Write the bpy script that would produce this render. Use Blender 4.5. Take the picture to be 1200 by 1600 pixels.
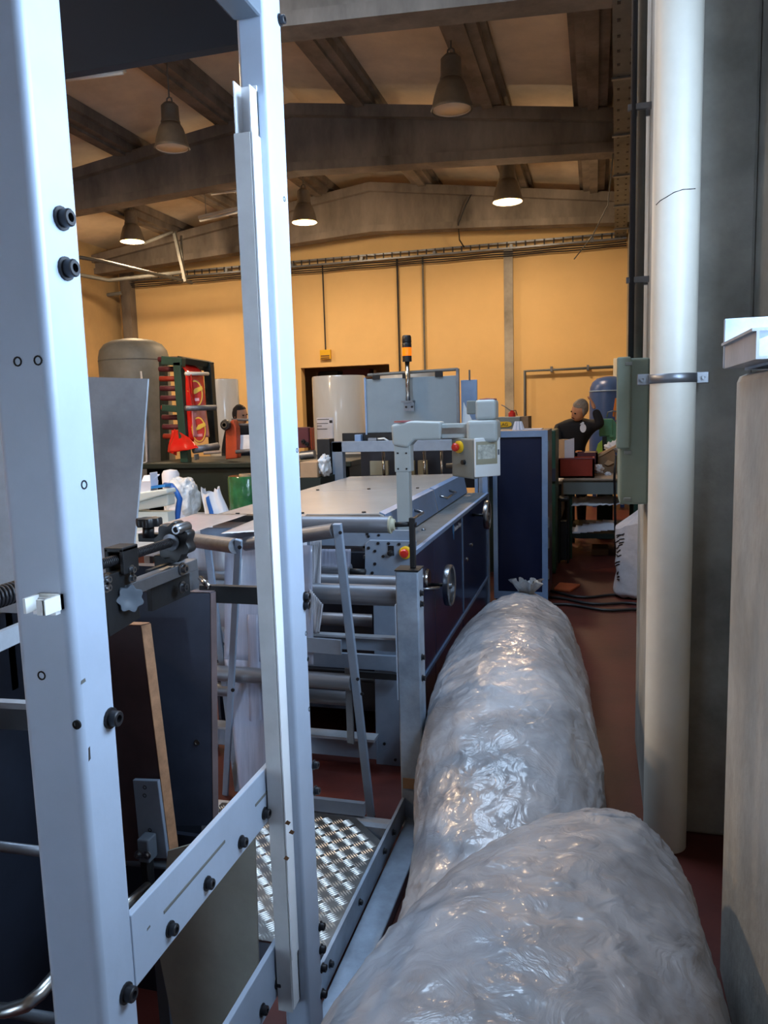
import bpy, bmesh, math, random
from mathutils import Vector, Matrix, noise
random.seed(7)
for o in list(bpy.data.objects): bpy.data.objects.remove(o)
S = bpy.context.scene
COL = S.collection

# ------------------------------------------------------------------ camera
YAW, PIT, ROLL = (math.radians(a) for a in (15.5, 7.3, 1.68))
cf = Vector((-math.sin(YAW)*math.cos(PIT), math.cos(YAW)*math.cos(PIT), -math.sin(PIT)))
cr0 = Vector((math.cos(YAW), math.sin(YAW), 0)); cu0 = cr0.cross(cf)
cR = cr0*math.cos(ROLL) - cu0*math.sin(ROLL); cU = cu0*math.cos(ROLL) + cr0*math.sin(ROLL)
cd = bpy.data.cameras.new('camera'); cd.sensor_fit = 'AUTO'; cd.sensor_width = 36; cd.lens = 36*1200/1600
cd.clip_start = .02
cam = bpy.data.objects.new('camera', cd); COL.objects.link(cam)
m = Matrix((cR, cU, -cf)).transposed().to_4x4(); m.translation = (0, 0, 1.55); cam.matrix_world = m
S.camera = cam

# ------------------------------------------------------------------ world + daylight through the high window
W = bpy.data.worlds.new('overcast_sky'); S.world = W; W.use_nodes = True
bg = W.node_tree.nodes['Background']; bg.inputs[0].default_value = (.56, .75, 1.0, 1); bg.inputs[1].default_value = 16.0
def portal(loc, rot, sx, sy):
    l = bpy.data.lights.new('daylight_portal', 'AREA'); l.shape = 'RECTANGLE'; l.size = sx; l.size_y = sy; l.cycles.is_portal = True
    o = bpy.data.objects.new('daylight_portal', l); COL.objects.link(o); o.location = loc; o.rotation_euler = rot
portal((.52, (2.3+0.75)/2, 2.22), (math.radians(90), 0, math.radians(90)), 2.3-0.75, 1.2)     # high side window, facing -X
portal((-1.75, 3.7, 5.38), (0, math.radians(8), 0), 2.9, 1.8)                                       # skylight added out of view as top light, facing down
portal((-2.7, -2.62, 1.05), (math.radians(90), 0, math.radians(180)), .7, 2.1)                      # open door added behind the camera as fill, facing +Y
S.view_settings.view_transform = 'Standard'; S.view_settings.look = 'None'; S.view_settings.gamma = 1
S.view_settings.use_curve_mapping = False; S.view_settings.exposure = 0.4

# ------------------------------------------------------------------ materials
def lin(h):
    h = h.lstrip('#'); v = [int(h[i:i+2], 16)/255 for i in (0, 2, 4)]
    return tuple(c/12.92 if c <= .04045 else ((c+.055)/1.055)**2.4 for c in v)
MATS = {}
def mat(name, c, rough=.5, metal=0., var=.12, scale=6., bump=0., bscale=40., emit=0., alpha=1., coat=0., trans=0., stretch=None, spec=.5, c2=None):
    if name in MATS: return MATS[name]
    c = lin(c) if isinstance(c, str) else c
    M = bpy.data.materials.new(name); M.use_nodes = True; nt = M.node_tree; b = nt.nodes['Principled BSDF']
    b.inputs['Roughness'].default_value = rough; b.inputs['Metallic'].default_value = metal
    b.inputs['Specular IOR Level'].default_value = spec
    if coat: b.inputs['Coat Weight'].default_value = coat; b.inputs['Coat Roughness'].default_value = .08
    if trans: b.inputs['Transmission Weight'].default_value = trans; b.inputs['IOR'].default_value = 1.05
    tc = nt.nodes.new('ShaderNodeTexCoord'); mp = nt.nodes.new('ShaderNodeMapping')
    nt.links.new(tc.outputs['Object'], mp.inputs[0])
    if stretch: mp.inputs['Scale'].default_value = stretch
    if var or c2:
        n = nt.nodes.new('ShaderNodeTexNoise'); n.inputs['Scale'].default_value = scale; n.inputs['Detail'].default_value = 6
        n.inputs['Roughness'].default_value = .65; nt.links.new(mp.outputs[0], n.inputs[0])
        r = nt.nodes.new('ShaderNodeValToRGB'); e = r.color_ramp.elements
        e[0].position = .3; e[1].position = .72
        d = lin(c2) if c2 else tuple(x*(1-var*2) for x in c)
        e[0].color = (*d, 1); e[1].color = (*[min(1, x*(1+var*.6)) for x in c], 1)
        nt.links.new(n.outputs['Fac'], r.inputs[0]); nt.links.new(r.outputs[0], b.inputs['Base Color'])
    else: b.inputs['Base Color'].default_value = (*c, 1)
    if bump:
        n2 = nt.nodes.new('ShaderNodeTexNoise'); n2.inputs['Scale'].default_value = bscale; n2.inputs['Detail'].default_value = 4
        nt.links.new(mp.outputs[0], n2.inputs[0]); bp = nt.nodes.new('ShaderNodeBump')
        bp.inputs['Strength'].default_value = bump; bp.inputs['Distance'].default_value = .02
        nt.links.new(n2.outputs['Fac'], bp.inputs['Height']); nt.links.new(bp.outputs[0], b.inputs['Normal'])
    if emit:
        b.inputs['Emission Color'].default_value = (*c, 1); b.inputs['Emission Strength'].default_value = emit
    if alpha < 1: b.inputs['Alpha'].default_value = alpha
    MATS[name] = M; return M
mat('concrete', '#a5a29b', .85, var=.22, scale=2.2, bump=.15, bscale=25)
mat('concrete_dark', '#a8a59d', .85, var=.3, scale=1.6, bump=.2, bscale=18)
mat('beam_concrete', '#8d847a', .9, var=.35, scale=1.3, bump=.2, bscale=14, stretch=(1, 1, .35))
mat('roof_panel', '#eaddc6', .85, var=.16, scale=1.0)
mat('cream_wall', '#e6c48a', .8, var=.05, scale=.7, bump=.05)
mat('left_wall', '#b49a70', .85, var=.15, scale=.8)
mat('red_floor', '#5a261f', .5, var=.18, scale=1.8, bump=.05, bscale=30, c2='#401c18', spec=.35)
mat('post_paint', '#a7b5c8', .38, var=.07, scale=3, bump=.02, bscale=60)
mat('old_paint', '#97a6b8', .45, var=.22, scale=7, bump=.05, bscale=50)
mat('trunk_grey', '#c3c5c6', .5, var=.08, scale=9)
mat('trunk_white', '#e8ebee', .45, var=.03)
mat('steel', '#a9a9a6', .28, 1., var=.12, scale=14, stretch=(.3, 8, 8))
mat('roller_steel', '#7c8088', .45, .5, var=.15, scale=10, stretch=(.4, 6, 6))
mat('stainless', '#b7b4b0', .2, 1., var=.05, scale=3)
mat('hood_grey', '#c2bfba', .24, .35, var=.05, scale=3)
mat('dull_steel', '#8b9098', .42, .85, var=.2, scale=5, bump=.03)
mat('alu', '#c2c2be', .3, 1., var=.15, scale=12)
mat('alu_tread', '#e2e2de', .35, .55, var=.05)
mat('black_metal', '#1d1f22', .5, .2, var=.25, scale=12, bump=.05)
mat('bolt_black', '#222226', .45, .3, var=.1)
mat('bolt_steel', '#9a9da2', .3, 1., var=.1)
mat('hole', '#0b0c10', .9, var=0)
mat('navy_dark', '#232936', .5, .1, var=.2, scale=5)
mat('header_navy', '#111824', .6, 0, var=.1)
mat('board_navy', '#464e60', .42, var=.15, scale=9)
mat('board_brown', '#4c3a3c', .5, var=.2, scale=7)
mat('board_edge', '#b98a66', .7, var=.2, scale=30)
mat('board_rim', '#6a5a5a', .6, var=.2)
mat('sheet_grey', '#a9afb7', .5, .2, var=.18, scale=4, bump=.03)
mat('sheet_beige', '#a9a89c', .6, .1, var=.12, scale=5)
mat('plate_blue', '#8796a9', .45, .1, var=.1, scale=6)
mat('machine_navy', '#1d2c56', .28, .15, var=.12, scale=5, coat=.3)
mat('cabinet_blue', '#17213f', .35, .1, var=.08, scale=4)
mat('frame_blue', '#7f9cc4', .42, .1, var=.08)
mat('ledge_grey', '#6d7376', .5, .2, var=.15, scale=10)
mat('guard_grey', '#7f8f9a', .45, .1, var=.05)
mat('pendant_grey', '#aab4b6', .42, var=.04)
mat('pendant_dark', '#79807e', .5, var=.05)
mat('pendant_white', '#dfe6ea', .4, var=.03)
mat('red_plastic', '#c22a20', .35, var=.05)
mat('maroon', '#8b4a4e', .5, var=.1)
mat('yellow_plastic', '#e3b41c', .4, var=.05)
mat('black_plastic', '#17181b', .42, var=.1)
mat('grey_plastic', '#5d6772', .42, var=.1)
mat('amber', '#ff7a12', .25, var=0, emit=.6)
mat('white_plastic', '#e2e6e4', .4, var=.04)
mat('screen', '#c9cfc8', .25, var=.25, scale=40, bump=.3, bscale=70)
mat('khaki', '#9c9a86', .5, var=.05)
mat('decal_white', '#cfd6e2', .5, var=0)
mat('decal_blue', '#2f86cf', .5, var=0)
mat('ink', '#23252c', .6, var=0)
mat('ink_brown', '#6b4a2a', .6, var=0)
mat('pvc', '#dcd9ce', .42, var=.06, scale=4)
mat('box_green', '#7d8a7d', .5, var=.06)
mat('conduit', '#6e6f6b', .6, var=.15)
mat('conduit_dark', '#23252b', .6, var=.1)
mat('lamp_grey', '#7d766b', .5, .3, var=.15)
mat('lamp_inner', '#efe0c8', .5, .1, var=.05)
mat('lamp_glow', (1., .5, .13), .5, var=0, emit=4.0)
mat('tank_grey', '#8a8a82', .55, .1, var=.18, scale=2.5)
mat('tank_blue', '#31528f', .35, .1, var=.15, scale=3)
mat('green_paint', '#22463a', .45, .1, var=.2, scale=5)
mat('green_dark', '#16241f', .5, .1, var=.2, scale=5)
mat('green_light', '#5f9a76', .5, .1, var=.1)
mat('red_film', '#d8251c', .25, var=.12, scale=6, coat=.5)
mat('pink_film', '#e58a8a', .25, var=.12, scale=6, coat=.5)
mat('emblem_red', '#c23a30', .6, var=.05, spec=.2)
mat('logo_yellow', '#e8b92c', .4, var=.05)
mat('logo_red', '#a3231c', .4, var=.05)
mat('orange_paint', '#b8451f', .5, .1, var=.2)
mat('film_roll', '#e6e3da', .2, var=.06, scale=4, coat=.6, stretch=(1, 1, .2))
mat('film_roll_top', '#e4e0d4', .5, var=.05)
mat('paper', '#d9d9e2', .7, var=.04)
mat('cardboard', '#b39474', .8, var=.1)
mat('kraft', '#8d7055', .85, var=.12)
mat('green_wrap', '#2a6b40', .2, var=.25, scale=8, coat=.7, bump=.3, bscale=14)
mat('white_wrap', '#d6dade', .3, var=.12, scale=12, coat=.4, bump=.6, bscale=26)
mat('white_cloth', '#dcdde2', .8, var=.05, bump=.2, bscale=10)
mat('hose_blue', '#1f5fb0', .4, var=.05)
mat('cream_case', '#cfd6cf', .5, var=.04)
mat('skin', '#c58f6e', .6, var=.05)
mat('hair', '#8d8378', .8, var=.2, scale=40)
mat('hair_dark', '#231d1b', .8, var=.2, scale=40)
mat('cloth_black', '#14161d', .85, var=.15)
mat('cloth_navy', '#181d2b', .85, var=.15)
mat('crate_red', '#9a3322', .5, var=.1)
mat('crate_maroon', '#4a2430', .5, var=.1)
mat('wood_top', '#a58f7c', .55, var=.15)
mat('sack', '#c9c2c4', .7, var=.1, scale=9, bump=.4, bscale=9)
mat('cable', '#191619', .5, var=.1)
mat('red_cloth', '#b0562e', .8, var=.1)
mat('cloth_orange', '#e0893a', .8, var=.1)
mat('lime', '#8fae3a', .6, var=.1)
mat('wine', '#5a2530', .6, var=.1)
mat('strip_light_and_gleam', '#c9c5b8', .4, var=.05)
def film_mat(name, c, alpha, rough):
    M = mat(name, c, rough, var=.1, scale=10, alpha=alpha, coat=.3, stretch=(8, 1, .6)); return M
film_mat('clear_film', '#b3bad0', .6, .25)
film_mat('white_film', '#cfd0d8', .93, .35)
film_mat('web_film', '#cbc3c0', .95, .3)
# crumpled polythene for the big bags
def bag_mat():
    M = bpy.data.materials.new('polythene'); M.use_nodes = True; nt = M.node_tree; b = nt.nodes['Principled BSDF']
    b.inputs['Roughness'].default_value = .42; b.inputs['Coat Weight'].default_value = .6; b.inputs['Coat Roughness'].default_value = .09
    b.inputs['Coat IOR'].default_value = 1.5
    tc = nt.nodes.new('ShaderNodeTexCoord')
    n = nt.nodes.new('ShaderNodeTexNoise'); n.inputs['Scale'].default_value = 5; n.inputs['Detail'].default_value = 8; n.inputs['Distortion'].default_value = .8
    nt.links.new(tc.outputs['Object'], n.inputs[0])
    r = nt.nodes.new('ShaderNodeValToRGB'); e = r.color_ramp.elements
    e[0].position = .3; e[0].color = (*lin('#7c7d82'), 1); e[1].position = .75; e[1].color = (*lin('#b2b3b8'), 1)
    nt.links.new(n.outputs['Fac'], r.inputs[0]); nt.links.new(r.outputs[0], b.inputs['Base Color'])
    v = nt.nodes.new('ShaderNodeTexNoise'); v.noise_type = 'RIDGED_MULTIFRACTAL'; v.normalize = True; v.inputs['Scale'].default_value = 5.5; v.inputs['Detail'].default_value = 5; v.inputs['Roughness'].default_value = .62; v.inputs['Distortion'].default_value = .6
    mx = nt.nodes.new('ShaderNodeMapping'); mx.inputs['Scale'].default_value = (1.3, .7, 1.2)
    n3 = nt.nodes.new('ShaderNodeTexNoise'); n3.inputs['Scale'].default_value = 6; n3.inputs['Detail'].default_value = 3
    nt.links.new(tc.outputs['Object'], mx.inputs[0])
    mixv = nt.nodes.new('ShaderNodeMix'); mixv.data_type = 'VECTOR'; mixv.inputs[0].default_value = .35
    nt.links.new(tc.outputs['Object'], n3.inputs[0])
    nt.links.new(mx.outputs[0], mixv.inputs[4]); nt.links.new(n3.outputs['Color'], mixv.inputs[5])
    nt.links.new(mixv.outputs[1], v.inputs['Vector'])
    n2 = nt.nodes.new('ShaderNodeTexNoise'); n2.inputs['Scale'].default_value = 12; n2.inputs['Detail'].default_value = 5; n2.inputs['Distortion'].default_value = 1.5
    nt.links.new(tc.outputs['Object'], n2.inputs[0])
    ad = nt.nodes.new('ShaderNodeMath'); ad.operation = 'MULTIPLY_ADD'; ad.inputs[1].default_value = .35
    nt.links.new(n2.outputs['Fac'], ad.inputs[0]); nt.links.new(v.outputs['Fac'], ad.inputs[2])
    bp = nt.nodes.new('ShaderNodeBump'); bp.inputs['Strength'].default_value = .75; bp.inputs['Distance'].default_value = .03
    nt.links.new(ad.outputs[0], bp.inputs['Height'])
    nt.links.new(bp.outputs[0], b.inputs['Normal']); nt.links.new(bp.outputs[0], b.inputs['Coat Normal'])
    MATS['polythene'] = M
bag_mat()

# ------------------------------------------------------------------ mesh helpers
def frame(d):
    d = Vector(d).normalized(); a = Vector((0, 0, 1)) if abs(d.z) < .9 else Vector((1, 0, 0))
    u = d.cross(a).normalized(); return u, d.cross(u).normalized(), d
class MB:
    def __init__(s): s.v = []; s.f = []
    def add(s, vs, fs):
        n = len(s.v); s.v += [Vector(p) for p in vs]; s.f += [tuple(i+n for i in q) for q in fs]; return s
    def box(s, a, b):
        x0, x1 = sorted((a[0], b[0])); y0, y1 = sorted((a[1], b[1])); z0, z1 = sorted((a[2], b[2]))
        return s.add([(x0,y0,z0),(x1,y0,z0),(x1,y1,z0),(x0,y1,z0),(x0,y0,z1),(x1,y0,z1),(x1,y1,z1),(x0,y1,z1)],
                     [(0,3,2,1),(4,5,6,7),(0,1,5,4),(1,2,6,5),(2,3,7,6),(3,0,4,7)])
    def bar(s, p, q, w, h, up=(0, 0, 1)):             # rectangular bar from p to q
        p, q = Vector(p), Vector(q); d = (q-p).normalized(); u = d.cross(Vector(up)).normalized(); t = u.cross(d)
        vs = [c + u*a*w/2 + t*b*h/2 for c in (p, q) for a, b in ((-1,-1),(1,-1),(1,1),(-1,1))]
        return s.add(vs, [(0,1,2,3),(7,6,5,4),(0,4,5,1),(1,5,6,2),(2,6,7,3),(3,7,4,0)])
    def tube(s, pts, r, n=12, cap=True):
        pts = [Vector(p) for p in pts]; k = len(pts); rs = r if isinstance(r, (list, tuple)) else [r]*k; vs = []; fs = []
        u0 = None
        for i, p in enumerate(pts):
            d = (pts[min(i+1, k-1)] - pts[max(i-1, 0)]).normalized()
            if u0 is None: u, w, _ = frame(d)
            else:
                u = (u0 - d*u0.dot(d)).normalized(); w = d.cross(u)
            u0 = u
            vs += [p + (u*math.cos(2*math.pi*j/n) + w*math.sin(2*math.pi*j/n))*rs[i] for j in range(n)]
        for i in range(k-1):
            fs += [(i*n+j, i*n+(j+1) % n, (i+1)*n+(j+1) % n, (i+1)*n+j) for j in range(n)]
        if cap: fs += [tuple(range(n))[::-1], tuple((k-1)*n+j for j in range(n))]
        return s.add(vs, fs)
    def cyl(s, p, q, r, n=20): return s.tube([p, q], r, n)
    def lathe(s, o, prof, n=28, axis=(0, 0, 1), cap=True):      # prof: (radius, height along axis)
        u, w, d = frame(axis); o = Vector(o); vs = []; fs = []; k = len(prof)
        for r, h in prof: vs += [o + d*h + (u*math.cos(2*math.pi*j/n) + w*math.sin(2*math.pi*j/n))*r for j in range(n)]
        for i in range(k-1): fs += [(i*n+j, i*n+(j+1) % n, (i+1)*n+(j+1) % n, (i+1)*n+j) for j in range(n)]
        if cap and prof[0][0] > 1e-6: fs.append(tuple(range(n))[::-1])
        if cap and prof[-1][0] > 1e-6: fs.append(tuple((k-1)*n+j for j in range(n)))
        return s.add(vs, fs)
    def prism(s, poly, d):                            # polygon of 3D points pushed along d
        d = Vector(d); n = len(poly); vs = [Vector(p) for p in poly] + [Vector(p)+d for p in poly]
        return s.add(vs, [tuple(range(n))[::-1], tuple(range(n, 2*n))] + [(i, (i+1) % n, n+(i+1) % n, n+i) for i in range(n)])
    def grid(s, fn, nu, nv):
        vs = [fn(i/nu, j/nv) for j in range(nv+1) for i in range(nu+1)]
        return s.add(vs, [(j*(nu+1)+i, j*(nu+1)+i+1, (j+1)*(nu+1)+i+1, (j+1)*(nu+1)+i) for j in range(nv) for i in range(nu)])
    def build(s, name, material, parent=None, smooth=False, bevel=0., thick=0., seg=2):
        off = wloc(parent) if parent else None
        if off is None:
            off = Vector((sum(p.x for p in s.v), sum(p.y for p in s.v), 0))/max(1, len(s.v)); off.z = min(p.z for p in s.v)
        me = bpy.data.meshes.new(name); me.from_pydata([p-off for p in s.v], [], s.f)
        bm = bmesh.new(); bm.from_mesh(me); bmesh.ops.recalc_face_normals(bm, faces=bm.faces); bm.to_mesh(me); bm.free()
        me.materials.append(MATS[material])
        o = bpy.data.objects.new(name, me); COL.objects.link(o)
        if parent: o.parent = parent
        else: o.location = off
        if thick: md = o.modifiers.new('thickness', 'SOLIDIFY'); md.thickness = thick; md.offset = 0
        if bevel:
            md = o.modifiers.new('bevel', 'BEVEL'); md.width = bevel; md.segments = seg; md.limit_method = 'ANGLE'; md.angle_limit = math.radians(40)
        if smooth:
            for p in me.polygons: p.use_smooth = True
            if smooth == 'auto': me.set_sharp_from_angle(angle=math.radians(40))
        return o
def wloc(o):
    l = Vector(o.location)
    while o.parent: o = o.parent; l = l + Vector(o.location)
    return l
def tag(o, label, cat, group=None, kind=None):
    if label: o['label'] = label
    if cat: o['category'] = cat
    if group: o['group'] = group
    if kind: o['kind'] = kind
    return o
def thing(name, loc, label, cat, group=None):
    o = bpy.data.objects.new(name, None); COL.objects.link(o); o.location = loc; o.empty_display_size = .1
    return tag(o, label, cat, group)
def inst(src, name, parent, loc, rot=(0, 0, 0), scale=1.):   # linked copy of a mesh built round its own origin
    o = bpy.data.objects.new(name, src); COL.objects.link(o); o.rotation_euler = rot
    o.scale = (scale,)*3
    if parent: o.parent = parent; o.location = Vector(loc) - wloc(parent)
    else: o.location = loc
    return o
def mesh_only(mb, name, material, smooth=False):
    me = bpy.data.meshes.new(name); me.from_pydata([tuple(p) for p in mb.v], [], mb.f); me.materials.append(MATS[material])
    bm = bmesh.new(); bm.from_mesh(me); bmesh.ops.recalc_face_normals(bm, faces=bm.faces); bm.to_mesh(me); bm.free()
    if smooth:
        for p in me.polygons: p.use_smooth = True
        me.set_sharp_from_angle(angle=math.radians(40))
    return me
def text(name, body, size, loc, rot, material, parent, ext=.0008):
    cu = bpy.data.curves.new(name, 'FONT'); cu.body = body; cu.size = size; cu.extrude = ext
    t = bpy.data.objects.new('tmp', cu); COL.objects.link(t)
    me = bpy.data.meshes.new_from_object(t); bpy.data.objects.remove(t); me.materials.append(MATS[material])
    return inst(me, name, parent, loc, rot)
PI = math.pi
# shared small hardware, axis +X
bolt_mesh = mesh_only(MB().lathe((0,0,0), [(.0155,0),(.0155,.003),(.0115,.003),(.0115,.014),(.010,.0155),(.0058,.0155),(.0055,.008),(0,.008)], 14, (1,0,0)), 'bolt', 'bolt_black', True)
washer_bolt_mesh = mesh_only(MB().lathe((0,0,0), [(.014,0),(.014,.003),(.009,.003),(.009,.012),(.005,.012),(.0045,.007),(0,.007)], 12, (1,0,0)), 'bolt_steel', 'bolt_steel', True)
small_bolt_mesh = mesh_only(MB().lathe((0,0,0), [(.009,0),(.009,.006),(.004,.007),(0,.007)], 8, (1,0,0)), 'small_bolt', 'bolt_black')
hole_mesh = mesh_only(MB().lathe((0,0,0), [(.0065,-.002),(.0065,.0008),(.0045,.0008),(.0045,-.001),(0,-.001)], 12, (1,0,0)), 'hole', 'hole')
RX = (0, 0, 0); RY = (0, 0, -PI/2)      # axis towards +X, towards -Y

# ================================================================== THE BUILDING
def struct(o): o['kind'] = 'structure'; return o
XL, XR, YB, YF = -9.3, .5, -2.6, 14.0
RIDGE = -3.8
def zroof(x): return 5.68 - .14*abs(x-RIDGE)
def zbeam(x): return 4.67 - .055*abs(x+3.7)
struct(MB().box((XL-.3, YB-.3, -.2), (XR+.3, YF+2.2, 0)).build('floor', 'red_floor'))
ceil = struct(thing('ceiling', (RIDGE, 6, 5.6), 'pale roof panels over dark concrete purlins and beams', 'ceiling'))
del ceil['category']
SK = (-3.2, -.3, 2.8, 4.6)      # skylight opening added in the right-hand slope for cool top light
for x0, x1, y0, y1 in ((XL-.3, RIDGE, YB-.3, YF+.3), (RIDGE, SK[0], YB-.3, YF+.3), (SK[1], XR+.3, YB-.3, YF+.3), (SK[0], SK[1], YB-.3, SK[2]), (SK[0], SK[1], SK[3], YF+.3)):
    MB().prism([(x0, y0, zroof(x0)), (x1, y0, zroof(x1)), (x1, y0, zroof(x1)+.15), (x0, y0, zroof(x0)+.15)], (0, y1-y0, 0)).build('roof_panel', 'roof_panel', ceil)
for yb in (2.6, 6.2, 9.8, 13.35):
    mb = MB()
    xs = [XL, -7.5, -5.6, -3.75, -1.8, 0, XR]
    def strip(w, zlo, zhi):
        for a, b in zip(xs[:-1], xs[1:]):
            mb.prism([(a, yb-w/2, zlo(a)), (b, yb-w/2, zlo(b)), (b, yb-w/2, zhi(b)), (a, yb-w/2, zhi(a))], (0, w, 0))
    ztop = lambda x: zroof(x) - .2
    strip(.16, lambda x: zbeam(x)+.1, lambda x: ztop(x)-.13)
    strip(.36, lambda x: ztop(x)-.14, ztop)
    strip(.26, zbeam, lambda x: zbeam(x)+.11)
    mb.build('beam', 'beam_concrete', ceil)
for px in (-2.831, -1.253, -4.665, -6.204, -7.6, -.05):
    mb = MB(); z = zroof(px)
    mb.box((px-.16, YB, z-.2), (px+.16, YF, z-.1)); mb.box((px-.22, YB, z-.1), (px+.22, YF, z+.02)); mb.box((px-.06, YB, z-.24), (px+.06, YF, z-.2))
    mb.build('purlin', 'beam_concrete', ceil)
# far wall with an opening to the store room
wf = struct(thing('wall_far', (-4, YF, 0), 'cream painted end wall glowing orange under lamps', 'wall')); del wf['category']
ox0, ox1, oz = -5.45, -3.70, 2.46
for a, b in (((XL-.3, YF, 0), (ox0, YF+.2, 5.7)), ((ox1, YF, 0), (XR+.3, YF+.2, 5.7)), ((ox0, YF, oz), (ox1, YF+.2, 5.7))):
    MB().box(a, b).build('wall_panel', 'cream_wall', wf)
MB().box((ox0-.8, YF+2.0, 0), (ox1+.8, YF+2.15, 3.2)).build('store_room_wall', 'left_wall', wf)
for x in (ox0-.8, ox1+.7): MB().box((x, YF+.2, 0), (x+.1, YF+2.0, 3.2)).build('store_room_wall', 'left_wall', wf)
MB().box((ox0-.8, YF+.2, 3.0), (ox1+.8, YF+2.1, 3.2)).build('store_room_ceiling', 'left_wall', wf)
c0 = -1.561; c1 = -1.407
MB().box((c0, YF-.1, 0), (c1, YF, 4.35)).build('pilaster', 'concrete', wf)
lc = -9.134; ld = -8.931
MB().box((lc, YF-.2, 0), (ld, YF, 4.5)).build('pilaster', 'beam_concrete', wf)
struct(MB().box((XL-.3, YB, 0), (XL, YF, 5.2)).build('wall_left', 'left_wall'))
wb_ = struct(thing('wall_back', (-4, YB, 0), 'plain concrete wall with an open doorway added for fill light', 'wall')); del wb_['category']
for a, b in (((XL-.3, YB-.2, 0), (-3.05, YB, 5.6)), ((-2.35, YB-.2, 0), (XR+.3, YB, 5.6)), ((-3.05, YB-.2, 2.1), (-2.35, YB, 5.6))): MB().box(a, b).build('wall_panel', 'concrete', wb_)
struct(MB().box((-3.05, YB-.15, 0), (-2.99, YB-.05, 2.1)).box((-2.41, YB-.15, 0), (-2.35, YB-.05, 2.1)).box((-3.05, YB-.15, 2.04), (-2.35, YB-.05, 2.1)).build('added_door', 'old_paint'))  # frame of the added doorway, which lets in fill light from behind
# right wall: low wall with a high window over it, then solid wall with a column
wr = struct(thing('wall_right', (XR, 3, 0), 'dark concrete side wall with a square column', 'wall')); del wr['category']
MB().box((XR, 2.3, 0), (XR+.3, YF, 5.4)).build('wall_panel', 'concrete_dark', wr)
MB().box((XR, 2.0, 0), (XR+.3, 2.3, 1.62)).build('wall_panel', 'concrete_dark', wr)
MB().box((XR, YB, 2.82), (XR+.3, 2.3, 5.4)).build('wall_panel', 'concrete_dark', wr)
MB().box((XR, YB, 0), (XR+.3, 0.75, 2.82)).build('wall_panel', 'concrete_dark', wr)
MB().box((.335, -2.0, 0), (XR+.3, 2.1, 1.62)).build('low_wall', 'concrete', wr, bevel=.02)
MB().box((.185, 2.82, 0), (XR, 3.6, 5.2)).build('column', 'concrete_dark', wr, bevel=.012)
w2 = MB()
for a_, b_ in (((SK[0], SK[2]), (SK[1], SK[2])), ((SK[0], SK[3]), (SK[1], SK[3])), ((SK[0], SK[2]), (SK[0], SK[3])), ((SK[1], SK[2]), (SK[1], SK[3]))):
    w2.bar((a_[0], a_[1], zroof(a_[0])+.12), (b_[0], b_[1], zroof(b_[0])+.12), .05, .12)
struct(w2.build('added_skylight', 'old_paint'))  # frame round the added skylight, out of view
w1 = struct(MB().box((.58, 0.75, 1.62), (.64, 2.3, 1.66)).box((.58, 0.75, 2.78), (.64, 2.3, 2.82)).box((.58, 2.26, 1.66), (.64, 2.3, 2.78)).box((.58, 0.75, 1.66), (.64, -1.66, 2.78)).build('window_1', 'old_paint'))
# ---------------- far wall services
tr = thing('cable_tray', (-3.2, 13.8, 4.36), 'long grey cable tray running along the top of far wall', 'cable tray')
ta = (-7.561, 13.85, 4.342); tb = (0.437, 13.85, 4.327)
za, zb_ = ta[2], tb[2]
mb = MB(); 
for dz, w in ((0, .012), (.09, .012)): mb.bar((XL+.3, 13.85, za+dz-.03), (XR-.02, 13.85, zb_+dz), .012, .03)
mb.bar((XL+.3, 13.9, za-.03), (XR-.02, 13.9, zb_), .11, .012)
mb.build('tray', 'dull_steel', tr)
n = 60; rung = mesh_only(MB().box((-.012, -.006, 0), (.012, .0, .09)), 'tray_slot', 'conduit_dark')
for i in range(n):
    t = (i+.5)/n; inst(rung, 'slot', tr, (XL+.3+t*(XR-.32-XL), 13.842, za-.03+t*(zb_-za+.03)+.01))
mb = MB()
for k in range(3): mb.tube([(XL+.3+ (XR-.02-XL-.3)*i/30, 13.85+.02*k, za-.09-.03*k+(zb_-za+.03)*i/30+.006*math.sin(i*1.7+k)) for i in range(31)], .011, 6)
mb.build('cable_bundle', 'conduit_dark', tr)
for i in range(7):
    x = -8.2+i*1.35; MB().box((x, 13.83, za-.02), (x+.05, 14, za+.04)).build('bracket', 'dull_steel', tr)
tg = thing('wall_sign', (-4.931, 13.95, 2.687), 'small yellow rectangular exit sign hung from a cable on far wall', 'sign')
sa = (-5.03, 13.95, 2.775); sb = (-4.82, 13.95, 2.598)
MB().box((sa[0], 13.93, sb[2]), (sb[0], 13.99, sa[2])).build('sign_plate', 'logo_yellow', tg, bevel=.006)
MB().box((sa[0]+.02, 13.925, sb[2]+.05), (sb[0]-.02, 13.931, sb[2]+.075)).build('print', 'ink_brown', tg)
MB().box((sa[0]+.02, 13.925, sb[2]+.012), (sb[0]-.02, 13.931, sb[2]+.035)).build('print', 'ink_brown', tg)
MB().cyl(((sa[0]+sb[0])/2, 13.97, sa[2]), ((sa[0]+sb[0])/2, 13.97, 4.36), .014, 8).build('cable', 'conduit_dark', tg)
for q, (x, yend, lab) in enumerate(((620, 596, 'dark vertical conduit on far wall behind the amber beacon'), (660, 596, 'thin pale vertical conduit on far wall right of the beacon'))):
    a = (-3.489, 13.95, 4.326) if q == 0 else (-3.015, 13.95, 4.311)
    tag(MB().cyl((a[0], 13.96, 1.3), (a[0], 13.96, 4.36), .018, 8).build('wall_conduit', 'conduit_dark' if q == 0 else 'conduit'), lab, 'conduit')
ap = thing('air_pipe', (-1.212, 13.9, 1.547), 'slim grey air pipe forming a corner on far wall', 'pipe')
a = (-1.208, 13.9, 2.218); b = (0.324, 13.9, 2.228)
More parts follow.
